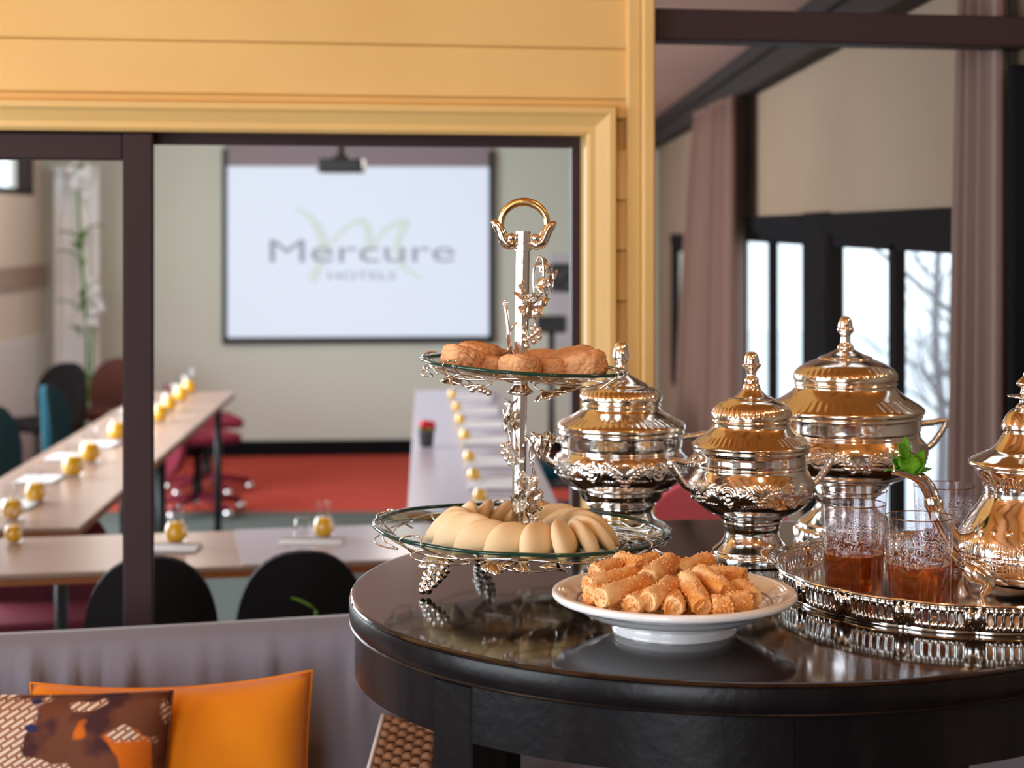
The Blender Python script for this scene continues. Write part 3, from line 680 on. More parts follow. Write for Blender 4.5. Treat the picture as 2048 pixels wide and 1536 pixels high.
# patterned cushion: brown print with lattice patches
pm = M('patterned_cushion_print', srgb(96, 62, 50), .8, 0, .2)
nt = pm.node_tree; b_ = nt.nodes['Principled BSDF']; tc = nt.nodes.new('ShaderNodeTexCoord')
def nd(kind, **kw):
    n = nt.nodes.new(kind)
    for k, v in kw.items():
        if k.startswith('i_'):
            key = k[2:]; n.inputs[int(key) if key.isdigit() else key].default_value = v
        else: setattr(n, k, v)
    return n
def mixc(fac, a, bcol):
    m = nd('ShaderNodeMix', data_type='RGBA')
    nt.links.new(fac, m.inputs[0])
    if isinstance(a, tuple): m.inputs[6].default_value = (*a, 1)
    else: nt.links.new(a, m.inputs[6])
    if isinstance(bcol, tuple): m.inputs[7].default_value = (*bcol, 1)
    else: nt.links.new(bcol, m.inputs[7])
    return m.outputs[2]
def ramp(src, lo, hi):
    r = nd('ShaderNodeMapRange'); r.inputs[1].default_value = lo; r.inputs[2].default_value = hi; nt.links.new(src, r.inputs[0]); return r.outputs[0]
def noise_(scale, det=2, off=(0, 0, 0)):
    mp = nd('ShaderNodeMapping'); mp.inputs['Location'].default_value = off; nt.links.new(tc.outputs['Object'], mp.inputs[0])
    n = nd('ShaderNodeTexNoise'); n.inputs['Scale'].default_value = scale; n.inputs['Detail'].default_value = det; nt.links.new(mp.outputs[0], n.inputs['Vector']); return n.outputs[0]
mp = nd('ShaderNodeMapping'); mp.inputs['Rotation'].default_value = (0, .6, 0); mp.inputs['Scale'].default_value = (1, .02, 1); nt.links.new(tc.outputs['Object'], mp.inputs[0])
ck = nd('ShaderNodeTexBrick'); ck.inputs['Scale'].default_value = 1; ck.inputs['Brick Width'].default_value = .022; ck.inputs['Row Height'].default_value = .0078; ck.inputs['Mortar Size'].default_value = .0019
ck.inputs['Color1'].default_value = (*srgb(232, 214, 196), 1); ck.inputs['Color2'].default_value = (*srgb(226, 206, 190), 1); ck.inputs['Mortar'].default_value = (*srgb(160, 116, 92), 1)
mr = nd('ShaderNodeMapping'); mr.inputs['Rotation'].default_value = (PI/2, 0, 0); nt.links.new(mp.outputs[0], mr.inputs[0]); nt.links.new(mr.outputs[0], ck.inputs['Vector'])
base = mixc(ramp(noise_(9, 3, (4, 1, 2)), .50, .56), srgb(112, 68, 50), srgb(74, 44, 46))
base = mixc(ramp(noise_(12, 2, (1.3, 3, 7)), .60, .64), base, srgb(214, 110, 30))
sx = nd('ShaderNodeSeparateXYZ'); nt.links.new(tc.outputs['Object'], sx.inputs[0])
ad = nd('ShaderNodeMath', operation='MULTIPLY_ADD'); ad.inputs[1].default_value = -.9; nt.links.new(sx.outputs[0], ad.inputs[0]); ad2 = nd('ShaderNodeMath', operation='MULTIPLY_ADD'); ad2.inputs[1].default_value = .55; nt.links.new(sx.outputs[2], ad2.inputs[0]); nt.links.new(noise_(7, 2, (9, 2, 5)), ad2.inputs[2]); nt.links.new(ad2.outputs[0], ad.inputs[2])
base = mixc(ramp(ad.outputs[0], .46, .475), base, ck.outputs[0])
base = mixc(ramp(noise_(16, 2, (6, 6, 1)), .66, .69), base, srgb(52, 50, 92))
nt.links.new(base, b_.inputs['Base Color'])
pillow('cushion', 'brown patterned cushion with pale lattice print in front of the orange one', (-.735, 2.525, .655), .46, .44, .13, WA-.03, -.22, pm, .05, .045)

# woven stool by the sofa end
ws = thing('wicker_stool', 'brown woven wicker stool with pale stitched edge under the round table', 'stool', (0, 0, 0))
wx0, wx1, wy0, wy1, wz = -.208, -.112, 2.50, 2.80, .77
mk('seat', *box(wx0+.004, wx1-.004, wy0+.004, wy1-.004, wz-.05, wz-.006, .006), wicker, ws, False)
mk('body', *box(wx0+.012, wx1-.012, wy0+.012, wy1-.012, .02, wz-.05, .006), wicker, ws, False)
# weave: over-under strands across the top
sv = []
for k in range(13):
    y = wy0+.014+k*(wy1-wy0-.028)/12; nx = 6
    pts = [(wx0+.006+(wx1-wx0-.012)*t/(nx*6), y, wz-.006+.0065*math.sin(PI*(t/6+k))) for t in range(nx*6+1)]
    sv.append(tube(pts, .0120, 7, flat=.42))
mk('woven_strands', *merge(sv), wicker, ws, True, kind='stuff')
mk('warp_canes', *merge([tube([(wx0+.006+(wx1-wx0-.012)*(t+.5)/6, wy0+.01+(wy1-wy0-.02)*q/10, wz-.008) for q in range(11)], .004, 6) for t in range(6)]), wicker, ws, True, kind='stuff')
sv = []
for k in range(30):
    z = .03+k*(wz-.09)/29
    sv.append(tube([(wx0+.010+.003*math.sin(PI*(t+k)), wy0+.02+(wy1-wy0-.04)*t/16, z) for t in range(17)], .008, 5))
    sv.append(tube([(wx0+.02+(wx1-wx0-.04)*t/16, wy0+.010+.003*math.sin(PI*(t+k)), z) for t in range(17)], .008, 5))
mk('woven_strands', *merge(sv), wicker, ws, True, kind='stuff')
st = []
for k in range(34):
    y = wy0+.004+k*(wy1-wy0-.008)/33
    st.append(xf(ball(.0052, 1), (wx0+.002, y, wz), (0, 0, 0), (.9, 1, .7)))
mk('stitched_edge', *merge(st), stitch, ws, True, kind='stuff')
for x in (wx0+.03, wx1-.03):
    for y in (wy0+.03, wy1-.03): mk('foot', *capped(lathe([(.015, 0), (.018, .022)], 10), 10), black_plastic, ws).location = (x, y, 0)

# ------------------------------------------------------------------ round table
TC = np.array((.289, 2.2127)); TR = .490; TA = math.atan2(.6696, .7427)
def oval(vf):
    V = np.asarray(vf[0], float).copy(); c, s = math.cos(TA), math.sin(TA)
    a = (V[:, 0]*c+V[:, 1]*s)*1.021; b = (-V[:, 0]*s+V[:, 1]*c)*.980
    V[:, 0], V[:, 1] = a*c-b*s, a*s+b*c
    return V, vf[1]
table = thing('round_table', 'round black-brown lacquered wooden table bearing the tea and pastries', 'table', (TC[0], TC[1], 0))
pr_ = [(.0001, -.030), (TR-.006, -.030), (TR-.0022, -.0042), (TR-.0012, -.0030), (TR-.0022, -.0012), (TR-.0048, -.0002), (TR-.0075, 0), (TR-.009, 0), (TR-.02, 0), (.0001, 0)]
pe_ = [(TR-.02, -.034), (TR-.004, -.034), (TR-.0012, -.0328), (TR-.0004, -.0315), (TR-.0018, -.0298), (TR-.0008, -.0285), (TR-.0, -.020), (TR-.0, -.0075), (TR-.0008, -.0050), (TR-.0024, -.0040), (TR-.02, -.0040)]
mk('tabletop', *oval(xf(lathe(pr_, 200), (0, 0, TOP))), wood_black, table, True, sharp=35)
mk('edge_band', *oval(xf(lathe(pe_, 200), (0, 0, TOP))), wood_worn, table, True, sharp=35)
for k in range(8):
    a0, a1 = k*PI/4+.0010, (k+1)*PI/4-.0010
    ro, ri = TR-.007, TR-.030
    th = np.linspace(a0, a1, 15); V = []
    for z in (TOP-.0945, TOP-.034):
        for r in (ri, ro): V += [(r*math.cos(t), r*math.sin(t), z) for t in th]
    n = 15; F = []
    for i in range(n-1): F += [(i, i+1, n+i+1, n+i), (2*n+i, 3*n+i, 3*n+i+1, 2*n+i+1), (n+i, n+i+1, 3*n+i+1, 3*n+i), (i, 2*n+i, 2*n+i+1, i+1)]
    F += [(0, n, 3*n, 2*n), (n-1, 3*n-1, 4*n-1, 2*n-1)]
    mk('apron', *oval((np.array(V), F)), wood_worn, table, True, sharp=40)
for k in range(4):
    a = PI/4+k*PI/2-.01
    V, F = box(-.052, 0, -.031, .031, 0, TOP-.034, .0025)
    mk('leg', *oval(xf((V, F), ((TR-.0055)*math.cos(a), (TR-.0055)*math.sin(a), 0), (0, 0, a))), wood_worn, table, False)

# ------------------------------------------------------------------ tureens
def relief(H0, H1, n, amp, W):
    """repousse band between heights H0 and H1: n rosettes with leafy fronds and beading between"""
    def f(T, Z, R):
        v = (Z-H0)/(H1-H0); win = np.clip(v*7, 0, 1)*np.clip((1-v)*7, 0, 1)
        u = (T*n/(2*PI)+.5) % 1-.5; x = u*W; y = (v-.52)*(H1-H0)
        d = np.hypot(x, y*.92)
        ros = np.exp(-(d/.0155)**4)*(.55+.45*np.cos(d/.0058*2*PI)+.25*np.cos(5*np.arctan2(y, x))*np.clip(d/.008, 0, 1))
        side = np.abs(x); out = np.clip((side-.0145)/.004, 0, 1)
        spine = .010*np.sin((side-.012)/.03*PI)-.004
        fr = .5+.5*np.cos((side*1.0+np.abs(y-spine)*1.1)/.0056*2*PI)
        env = np.exp(-((y-spine)/.0105)**4)
        vein = -np.exp(-((y-spine)/.0009)**2)*.8
        bead = np.exp(-((np.abs(y+.0135)-.0)/.0016)**2)*(.5+.5*np.cos(side/.0034*2*PI))
        dia = np.exp(-((np.abs(x)/.006+np.abs(y+.012)/.006))**4)*.9
        scroll = .35*np.sin(x/.0045*2*PI+6*np.sin(y/.007*PI))*np.exp(-((np.abs(y)-.012)/.004)**2)
        return amp*win*(ros+out*(fr*env+vein*env+bead+scroll)+dia)
    return f
def gadroon(H0, H1, n, amp, slant):
    def f(T, Z, R):
        v = (Z-H0)/(H1-H0); win = np.clip(v*5, 0, 1)*np.clip((1-v)*5, 0, 1)*(v > 0)*(v < 1)
        s = np.cos(T*n+slant*v); return amp*win*np.sign(s)*np.abs(s)**.6*(.8+.2*np.cos(T*n*2))
    return f
def dense(pts, step):
    out = [pts[0]]
    for a, b in zip(pts, pts[1:]):
        k = max(1, int(abs(np.hypot(b[0]-a[0], b[1]-a[1]))/step))
        for t in range(1, k+1): out.append((a[0]+(b[0]-a[0])*t/k, a[1]+(b[1]-a[1])*t/k))
    return np.array(out)
def tureen(label, cpx, Yc, fin, lid, bowl, foot, bulge, lidbands, nros, az, hw_b, scal=0.0):
    k = Yc/FPX
    conv = lambda L: [(h*k, max(0.0, .45-(y-YH)*k)) for h, y in L]
    t = thing('tureen', label, 'tureen', (X_(cpx, Yc), Yc, TOP), 0, 'silver lidded tureens')
    Zy = lambda y: .45-(y-YH)*k
    SEG = 360
    # pedestal foot with a scalloped hem
    pf = catmull(conv(foot), 4); pf[:, 1] = np.maximum(pf[:, 1], 0)
    zmax = pf[:, 1].max()
    def hem(T, Z, R): return scal*np.cos(T*26)*np.exp(-((Z-.010)/.006)**2)
    ff = mk('foot', *capped(lathe([(pf[-1][0]*.9, 0)] and pf, 208, hem), 208, True, True), silver, t, True)
    pb = catmull(conv(bowl), 4)
    z0, z1 = sorted((Zy(bulge[0]), Zy(bulge[1])))
    db = dense([tuple(p) for p in pb], .0006)
    mk('bowl', *capped(lathe(db, SEG, relief(z0, z1, nros, -.0021*-1, 2*PI*hw_b*k/nros)), SEG, False, True), silver, t, True)
    plid = catmull(conv(lid), 4); dl = dense([tuple(p) for p in plid], .0010)
    g = [gadroon(*sorted((Zy(a), Zy(b))), n_, .0006, s) for a, b, n_, s in lidbands]
    mk('lid', *capped(lathe(dl, SEG, lambda T, Z, R: sum(f(T, Z, R) for f in g)), SEG, True, True), gilt, t, True)
    pfin = catmull(conv(fin), 4)
    mk('finial', *capped(lathe(pfin, 40), 40, True, True), silver, t, True)
    for s in (0, 1):
        Rb = hw_b*k; zb = Zy(bulge[0]*.6+bulge[1]*.4)
        path = catmull([(Rb-.003, zb-.002), (Rb+12*k, zb+2*k), (Rb+26*k, zb+16*k), (Rb+46*k, zb+46*k), (Rb+40*k, zb+54*k), (Rb+18*k, zb+50*k), (Rb+2*k, zb+49*k), (Rb-13*k, zb+44*k)], 9)
        pts = np.stack([path[:, 0], np.zeros(len(path)), path[:, 1]], -1)
        rad = .0040+.0014*np.abs(np.sin(np.arange(len(path))*1.9)); rad[0:5] = .0075
        h = mk('handle', *tube(pts, rad, 10), silver_rough, t, True)
        h.rotation_euler = (0, 0, az+s*PI)
    return t
# profiles in photograph rows: (half width, row), read off each silhouette
tureen('silver lidded tureen nearest the pastry plate, smallest of the three', 1503.5, 2.352,
       [(1, 703), (7, 704.5), (12.5, 711), (15, 722), (15, 727), (19, 729), (18.5, 732), (12, 740), (8.5, 747), (9, 752), (13, 757), (14.5, 762), (13, 767)],
       [(12, 764), (16, 770), (18, 777), (24, 785), (33, 793), (44, 796), (48, 799), (60, 804), (72, 813), (78, 823), (80, 830), (80, 833), (77, 837), (79, 841), (77, 845), (77, 849), (79, 854), (86, 861), (99, 871), (110, 880), (117, 885), (120, 888), (119.5, 892), (118, 894)],
       [(117, 895.5), (117.5, 899), (116, 902), (112, 905), (111, 912), (111, 922), (110, 928), (111.5, 931), (110.5, 934), (112, 939), (117, 948), (122, 960), (123.5, 972), (121, 985), (115, 998), (105, 1009), (93, 1018), (86, 1022), (84, 1022.5)],
       [(84, 1023), (78, 1026), (68, 1030), (62, 1036), (59, 1039), (60, 1042), (57, 1045), (56, 1053), (53.5, 1060), (54, 1068), (58, 1078), (64, 1086), (73, 1094), (78, 1098), (78.5, 1102), (82, 1106), (83, 1113), (83, 1124)],
       (948, 1008), [(808, 829, 46, 2.0), (866, 884, 60, 2.0)], 6, math.radians(192), 122)
tureen('silver lidded tureen standing behind the cake stand', 1242.5, 2.565,
       [(1, 683), (6, 684), (11, 690), (15.5, 704), (16.5, 714), (14, 720), (9.5, 726), (8, 731), (10, 736), (14, 742), (12, 748)],
       [(12, 742), (18, 749), (28, 755), (44, 764), (54, 769), (58, 773), (72, 779), (80, 788), (82, 795), (80, 801), (77, 805), (79, 809), (77, 813), (79, 818), (88, 825), (104, 834), (118, 841), (126, 846), (128.5, 851), (128, 856), (126, 858)],
       [(125, 859), (126, 864), (123, 868), (122, 880), (121, 890), (118.5, 895), (120, 898), (119, 901), (124, 906), (130, 914), (132, 926), (130, 940), (124, 952), (114, 962), (104, 969), (98, 972)],
       [(100, 972.5), (98, 976), (90, 979), (84, 984), (80, 994), (74, 1000), (68, 1003), (70, 1006), (65, 1010), (62, 1020), (64, 1029), (72, 1038), (84, 1046), (90, 1050), (93, 1054), (98, 1058), (99, 1063), (99, 1070)],
       (902, 958), [(776, 794, 46, 2.0), (829, 847, 60, 2.0)], 6, math.radians(187), 131, .0020)
tureen('largest silver lidded tureen, standing behind the tea glasses', 1691, 2.556,
       [(1, 632), (8, 634), (13, 643), (15, 655), (17, 659), (15, 664), (10.5, 669), (9.5, 680), (11, 687), (15, 691), (16.5, 695), (14, 699)],
       [(14, 695), (20, 700), (28, 704), (38, 709), (52, 714), (55, 718), (66, 722), (82, 729), (96, 739), (102.5, 748), (103, 757), (100, 763), (102, 767), (99, 771), (101, 776), (110, 785), (126, 796), (142, 806), (151, 812), (155.5, 817), (155, 823), (152, 826)],
       [(151, 827), (152, 831), (149, 835), (147.5, 848), (147, 857), (145, 862), (147, 866), (146, 869), (150, 875), (156, 884), (159.5, 896), (159, 910), (153, 924), (143, 936), (130, 944), (122, 947)],
       [(122, 947.5), (119, 951), (108, 955), (98, 959), (88, 966), (76, 976), (70, 982), (71, 986), (63, 992), (58, 1002), (60, 1012), (68, 1022), (82, 1033), (92, 1041), (95, 1046), (95, 1050), (101, 1056), (103, 1063), (103, 1076)],
       (872, 934), [(730, 750, 46, 2.0), (792, 814, 60, 2.0)], 6, math.radians(4), 158, .0012)

# ------------------------------------------------------------------ cake stand
SYc = 2.23; STILT = .0175
cs = thing('cake_stand', 'two-tier glass cake stand with silver vine, grapes and ring handle', 'cake stand', (.0068, SYc, TOP))
cs.rotation_euler = (0, STILT, 0)
SM = Matrix.Translation((.0068, SYc, TOP)) @ Matrix.Rotation(STILT, 4, 'Y')
def Lc(px, py, dy=0.0):                               # photograph pixel -> stand coordinates at depth offset dy
    Y = SYc+dy; w = P(px, py, Y); q = SM.inverted() @ w; return np.array(q[:])
ph = []
def octo(r, z0, z1): return capped(lathe([(r, z0), (r, z1)], 8), 8)
mk('post', *octo(.0086, .045, .437), silver, cs, False)
mk('post_cap', *merge([octo(.0108, .421, .4275), octo(.0092, .4275, .4455)]), silver, cs, False)
mk('post_collar', *lathe(catmull([(.0086, .236), (.014, .238), (.017, .241), (.012, .245), (.0088, .25)], 3), 32), silver, cs)
# ring handle: flat C with scrolled shoulders
hc = Lc(1048, 446); R0 = .0275
pts = [(hc[0]+R0*1.06*math.cos(a), 0, hc[2]+R0*.98*math.sin(a)) for a in np.linspace(math.radians(-8), math.radians(188), 40)]
wd_ = [.0022+.0012*math.sin(PI*i/39) for i in range(40)]
mk('handle', *tube(pts, wd_, 14, flat=1.65), brass, cs)
for s in (-1, 1):
    path = catmull([(hc[0]+s*.0095, 0, hc[2]-.0235), (hc[0]+s*.016, 0, hc[2]-.0275), (hc[0]+s*.024, 0, hc[2]-.0235), (hc[0]+s*.030, 0, hc[2]-.010), (hc[0]+s*.036, 0, hc[2]-.002), (hc[0]+s*.0415, 0, hc[2]+.0015)], 6)
    h = mk('handle_scroll', *tube(path, [.0045, .0062, .0064, .0060, .0052, .0014], 12, flat=1.12), gilt, cs)
    mk('scroll_ball', *ball(.0062, 3, (hc[0]+s*.0152, -.001, hc[2]-.0190)), silver, h)
# glass plates
LPM = Matrix.Translation((.0015, 0, .0692)) @ Matrix.Rotation(.020, 4, 'Y')
UPM = Matrix.Translation((.0035, 0, .2765)) @ Matrix.Rotation(.050, 4, 'Y')
def tm(vf, m):
    V = np.asarray(vf[0], float); A = np.array(m); return V @ A[:3, :3].T+A[:3, 3], vf[1]
low_prof = [(.186, 0), (.178, -.0045), (.165, -.011), (.150, -.0155), (.130, -.018), (.09, -.019), (.009, -.019)]
up_prof = [(.131, 0), (.124, -.003), (.108, -.008), (.088, -.0125), (.062, -.0165), (.035, -.018), (.009, -.0185)]
def height(prof, r): return float(np.interp(r, [p[0] for p in prof[::-1]], [p[1] for p in prof[::-1]]))
wave = lambda n, a: (lambda T, Z, R: a*np.cos(T*n)*np.clip((Z+.010)/.010, 0, 1))
for nm, prof, m, lab in (('lower_plate', low_prof, LPM, 'wide lower glass plate'), ('upper_plate', up_prof, UPM, 'small upper glass plate')):
    o = mk(nm, *tm(lathe(catmull(prof, 3), 96, wave(10, .0012)), m), glass_plate, cs, True, label=lab)
    r = prof[0][0]
    mk('glass_rim', *tm(lathe([(r-.004, -.0042), (r+.0004, -.0036), (r+.0008, -.0018), (r+.0004, .0002), (r-.0045, .0004), (r-.0048, -.002), (r-.004, -.0042)], 96, lambda T, Z, R: .0012*np.cos(T*10)), m), glass_edge, o, True)
# wire baskets
WR = .00125
def wires(name, r, prof, m, nloop, seed, nclip):
    w = []
    ring = [(rr*math.cos(a), rr*math.sin(a), -.0125+.0035*math.sin(a*5+seed)) for a in np.linspace(0, 2*PI, 90, endpoint=False) for rr in (r*.93,)]
    w.append(tube(ring, WR, 6, closed=True))
    o = mk(name, *tm(merge(w), m), silver, cs, True)
    rr = random.Random(seed)
    for k in range(nclip):                               # clips bent over the rim
        a0 = math.radians((226, 334, 162, 95)[k]); da = .11 if r > .15 else .075
        pts = []
        for a, rad, z in [(a0-da*1.8, r*.86, -.021), (a0-da, r*.99, -.006), (a0-da*.9, r+.0035, -.001), (a0-da*.7, r-.001, .0035), (a0-da*.3, r-.010, .0045), (a0+da*.3, r-.010, .0045), (a0+da*.7, r-.001, .0035), (a0+da*.9, r+.0035, -.001), (a0+da, r*.99, -.006), (a0+da*2.2, r*.84, -.022)]:
            pts.append((rad*math.cos(a), rad*math.sin(a), z))
        mk('clip', *tm(tube(catmull(pts, 5), WR, 6), m), silver, o)
    for k in range(nloop):                               # long leaf-shaped loops under the rim
        a0 = 2*PI*(k+.35)/nloop+seed*.05; L = .24
        pts = [(r*(.95+.04*math.sin(2*t))*math.cos(a0+L*math.cos(t)), r*(.95+.04*math.sin(2*t))*math.sin(a0+L*math.cos(t)), -.016+.0065*math.sin(t)) for t in np.linspace(0, 2*PI, 30, endpoint=False)]
        mk('wire_loop', *tm(tube(pts, WR*.9, 6, closed=True), m), silver, o)
    for k in range(6):                                   # ribs carrying the dish
        a = 2*PI*k/6+.2
        pts = [(x*math.cos(a+(r-x)*2.0), x*math.sin(a+(r-x)*2.0), height(prof, x)-.0035) for x in np.linspace(.012, r*.93, 12)]
        mk('wire_rib', *tm(tube(pts, WR, 6), m), silver, o)
    return o
wl_ = wires('lower_wire_basket', .186, low_prof, LPM, 9, 22, 4)
wu_ = wires('upper_wire_basket', .131, up_prof, UPM, 7, 41, 4)
# grapes and leaves
grape_mesh = mk('grape', *ball(1.0, 2), silver, None); gm_data = grape_mesh.data; bpy.data.objects.remove(grape_mesh)
def grapes(stem_pts, pts, r, name='grape_cluster'):
    o = mk(name, *tube(stem_pts, .0012, 6), silver, cs, True)
    for p in pts:
        g = bpy.data.objects.new('grape', gm_data); COL.objects.link(g); g.parent = o; g.location = tuple(p); g.scale = (r, r, r)
    return o
def leaf_mesh(size, curl=.25, fold=.25):
    n, m_ = 41, 7; V = []
    for j in range(m_):
        q = j/(m_-1)
        for i in range(n):
            a = -PI*.94+2*PI*.94*i/(n-1)
            ro = (.62+.30*abs(math.cos(a*2.5))**.7+.07*math.cos(a*17))*(1.0-.25*abs(a)/PI)
            r = q*ro*size
            V.append((r*math.cos(a), r*math.sin(a), -curl*size*q*q+fold*size*.3*q*math.cos(a*5)*.5-.2*abs(r*math.sin(a))))
    F = [(j*n+i, j*n+i+1, (j+1)*n+i+1, (j+1)*n+i) for j in range(m_-1) for i in range(n-1)]
    V = np.array(V); k = len(V); B = V-np.array((0, 0, .0009))
    F2 = F+[tuple(reversed([i+k for i in f])) for f in F]
    e = (m_-1)*n; F2 += [(e+i, e+i+1, e+i+1+k, e+i+k) for i in range(n-1)]
    return np.vstack([V, B]), F2
LEAF = {}
def vleaf(p, size, rot, mat=None, **kw):
    return mk('vine_leaf', *xf(leaf_mesh(size, **kw), tuple(p), rot), mat or silver_rough, cs, True, sharp=60)
def stem(pix, r=.0016, dy=0.0, mat=None):
    pts = catmull([Lc(x, y, d) for x, y, d in pix], 5); return mk('vine_stem', *tube(pts, r, 8), mat or silver, cs, True)
c5 = lambda x, y: (980+x/12.8, 590+y/12.8)
grapes([Lc(1072, 632, -.014), Lc(1070, 650, -.016), Lc(1066, 688, -.013)], [Lc(*c5(x, y), -.018-.004*(i % 2)) for i, (x, y) in enumerate([(1080, 850), (1250, 890), (910, 970), (1095, 1020), (1260, 1080), (925, 1150), (1120, 1190), (945, 1310), (1010, 1090), (1180, 960)])], .0040)
vleaf(Lc(1056, 604, -.012), .024, (1.15, .2, -2.4)); vleaf(Lc(1060, 600, -.012), .025, (.75, -.25, -.25), gilt)
vleaf(Lc(1062, 612, -.016), .020, (1.5, .5, -.9)); vleaf(Lc(1050, 592, -.010), .017, (.5, -.5, 2.4))
stem([(1074, 612, -.01), (1066, 560, -.010), (1073, 523, -.008), (1079, 513, -.008), (1086, 524, -.008), (1087, 560, -.006), (1078, 600, -.006)], .0017)
vleaf(Lc(1094, 532, .0), .015, (.2, -1.1, 1.9)); vleaf(Lc(1097, 560, .0), .019, (1.3, -.6, -1.5)); vleaf(Lc(1086, 570, -.006), .018, (1.45, .1, -1.7)); vleaf(Lc(1072, 572, -.012), .016, (1.5, .2, -1.2)); vleaf(Lc(1042, 572, -.009), .010, (1.5, .0, -2.2), gilt)
stem([(1009, 603, .0), (1013, 625, -.004), (1017, 660, -.006), (1018, 685, -.004), (1026, 712, .0)], .0026)
stem([(1037, 642, -.004), (1028, 650, -.005), (1019, 664, -.006)], .0016)
grapes([Lc(1012, 612, -.002), Lc(1010, 602, -.002)], [Lc(1011+3*math.sin(k*2), 601+k*4.2, -.003) for k in range(4)], .0022)
vleaf(Lc(1013, 702, -.006), .011, (1.2, 0, -2.0))
# lower stem pieces
stem([(1035, 797, -.006), (1022, 812, -.010), (1014, 826, -.010), (1010, 836, -.010), (1018, 866, -.012), (1024, 892, -.012), (1032, 912, -.008)], .0017)
stem([(1008, 818, -.008), (1010, 832, -.010), (1022, 850, -.008), (1020, 872, -.006)], .0018)
vleaf(Lc(1007, 842, -.010), .019, (1.4, -.3, -1.75), gilt); vleaf(Lc(1017, 838, -.006), .019, (1.4, .4, -1.6)); vleaf(Lc(1021, 805, -.004), .009, (1.2, 0, 2.3))
grapes([Lc(1018, 880, -.010), Lc(1014, 900, -.011), Lc(1022, 930, -.010)], [Lc(x, y, d) for x, y, d in [(1007, 892, -.014), (1016, 889, -.010), (1008, 906, -.015), (1018, 903, -.016), (1014, 917, -.015), (1022, 915, -.013), (1022, 927, -.013), (1012, 898, -.006)]], .0040)
stem([(1052, 874, -.006), (1060, 884, -.010), (1060, 910, -.008), (1066, 936, -.006), (1072, 958, -.004), (1071, 985, -.002), (1062, 1010, -.004)], .0019)
vleaf(Lc(1076, 884, -.008), .020, (1.35, .2, -1.35)); vleaf(Lc(1082, 892, -.004), .024, (1.2, -.5, -1.2)); vleaf(Lc(1069, 892, -.010), .021, (1.5, .3, -1.7)); vleaf(Lc(1083, 878, .0), .020, (.9, -.3, -.4), gilt)
grapes([Lc(1066, 868, .0), Lc(1086, 890, -.002)], [Lc(1066+k*4.6, 868+k*4.8, -.002) for k in range(5)], .0030)
vleaf(Lc(1060, 928, -.008), .018, (1.55, .0, -1.5), silver, curl=.1, fold=.1)
vleaf(Lc(1040, 958, -.012), .015, (1.4, .1, -2.2)); vleaf(Lc(1058, 966, -.012), .016, (1.4, .0, -1.0)); vleaf(Lc(1047, 985, -.014), .027, (1.25, 0, -1.57)); vleaf(Lc(1036, 1000, -.014), .020, (1.4, -.4, -2.4)); vleaf(Lc(1060, 1000, -.014), .021, (1.4, .4, -.7)); vleaf(Lc(1047, 1012, -.016), .020, (1.5, 0, -1.6))
grapes([Lc(1055, 1025, -.014), Lc(1070, 1050, -.018)], [Lc(x, y, d) for x, y, d in [(1061, 1037, -.020), (1073, 1037, -.020), (1052, 1046, -.019), (1066, 1047, -.024), (1079, 1047, -.020), (1058, 1054, -.020), (1072, 1055, -.022), (1047, 1052, -.016)]], .0042)
# bunch and leaves under the upper rim, wire grapes under the lower rim
grapes([Lc(905, 760, -.05), Lc(940, 776, -.07), Lc(984, 788, -.075)], [Lc(x, y, -.075) for x, y in [(940, 772), (948, 776), (955, 774), (962, 780), (970, 782), (978, 786), (945, 780)]], .0040)
for px_, py__, d in [(1085, 784, -.05), (1105, 780, -.04), (1130, 770, -.03), (905, 752, -.05)]: vleaf(Lc(px_, py__, d), .017, (.4, .2, px_*.01), gilt)
for px_, py__, d in [(1040, 1123, -.13), (1112, 1124, -.13), (1200, 1112, -.12), (985, 1122, -.14), (862, 1110, -.12)]: vleaf(Lc(px_, py__, d), .022, (.25, .1, px_*.013))
# three feet: bunches of grapes on short brackets
for k, (fx, fy) in enumerate([(-.1135, -.096), (.125, -.07), (-.05, .12)]):
    d = np.array((fx, fy)); tip = np.array((fx-.0068*0, fy)); inward = -d/np.linalg.norm(d)
    zoff = -fx*math.sin(STILT)*-1
    def world_low(x, y, z):                             # stand coordinates of a point given by height above the table
        return np.array((SM.inverted() @ Vector((.0068+x, SYc+y, TOP+z)))[:])
    pts = []; rg = random.Random(31+k)
    for row, (s, n, rr) in enumerate([(0.002, 2, .0035), (.0075, 3, .0065), (.014, 5, .0085), (.021, 6, .0105), (.028, 6, .0105), (.034, 4, .008)]):
        for j in range(n):
            a = 2*PI*j/n+row*.7
            ax = (tip[0]+inward[0]*s*.78, tip[1]+inward[1]*s*.78, .0052+s*.92)
            pts.append(world_low(ax[0]+rr*math.cos(a), ax[1]+rr*math.sin(a), max(.0048, ax[2]+.35*rr*math.sin(a+k))))
    grapes([world_low(tip[0], tip[1], .006), world_low(tip[0]+inward[0]*.02, tip[1]+inward[1]*.02, .03), world_low(tip[0]+inward[0]*.03, tip[1]+inward[1]*.03, .044)], pts, .0050, 'grape_foot')
    b0, b1 = world_low(tip[0]+inward[0]*.024, tip[1]+inward[1]*.024, .030), world_low(tip[0]+inward[0]*.040, tip[1]+inward[1]*.040, .0455)
    mk('foot_bracket', *tube([b0, (b0+b1)/2, b1], .0042, 4), silver, cs, False)

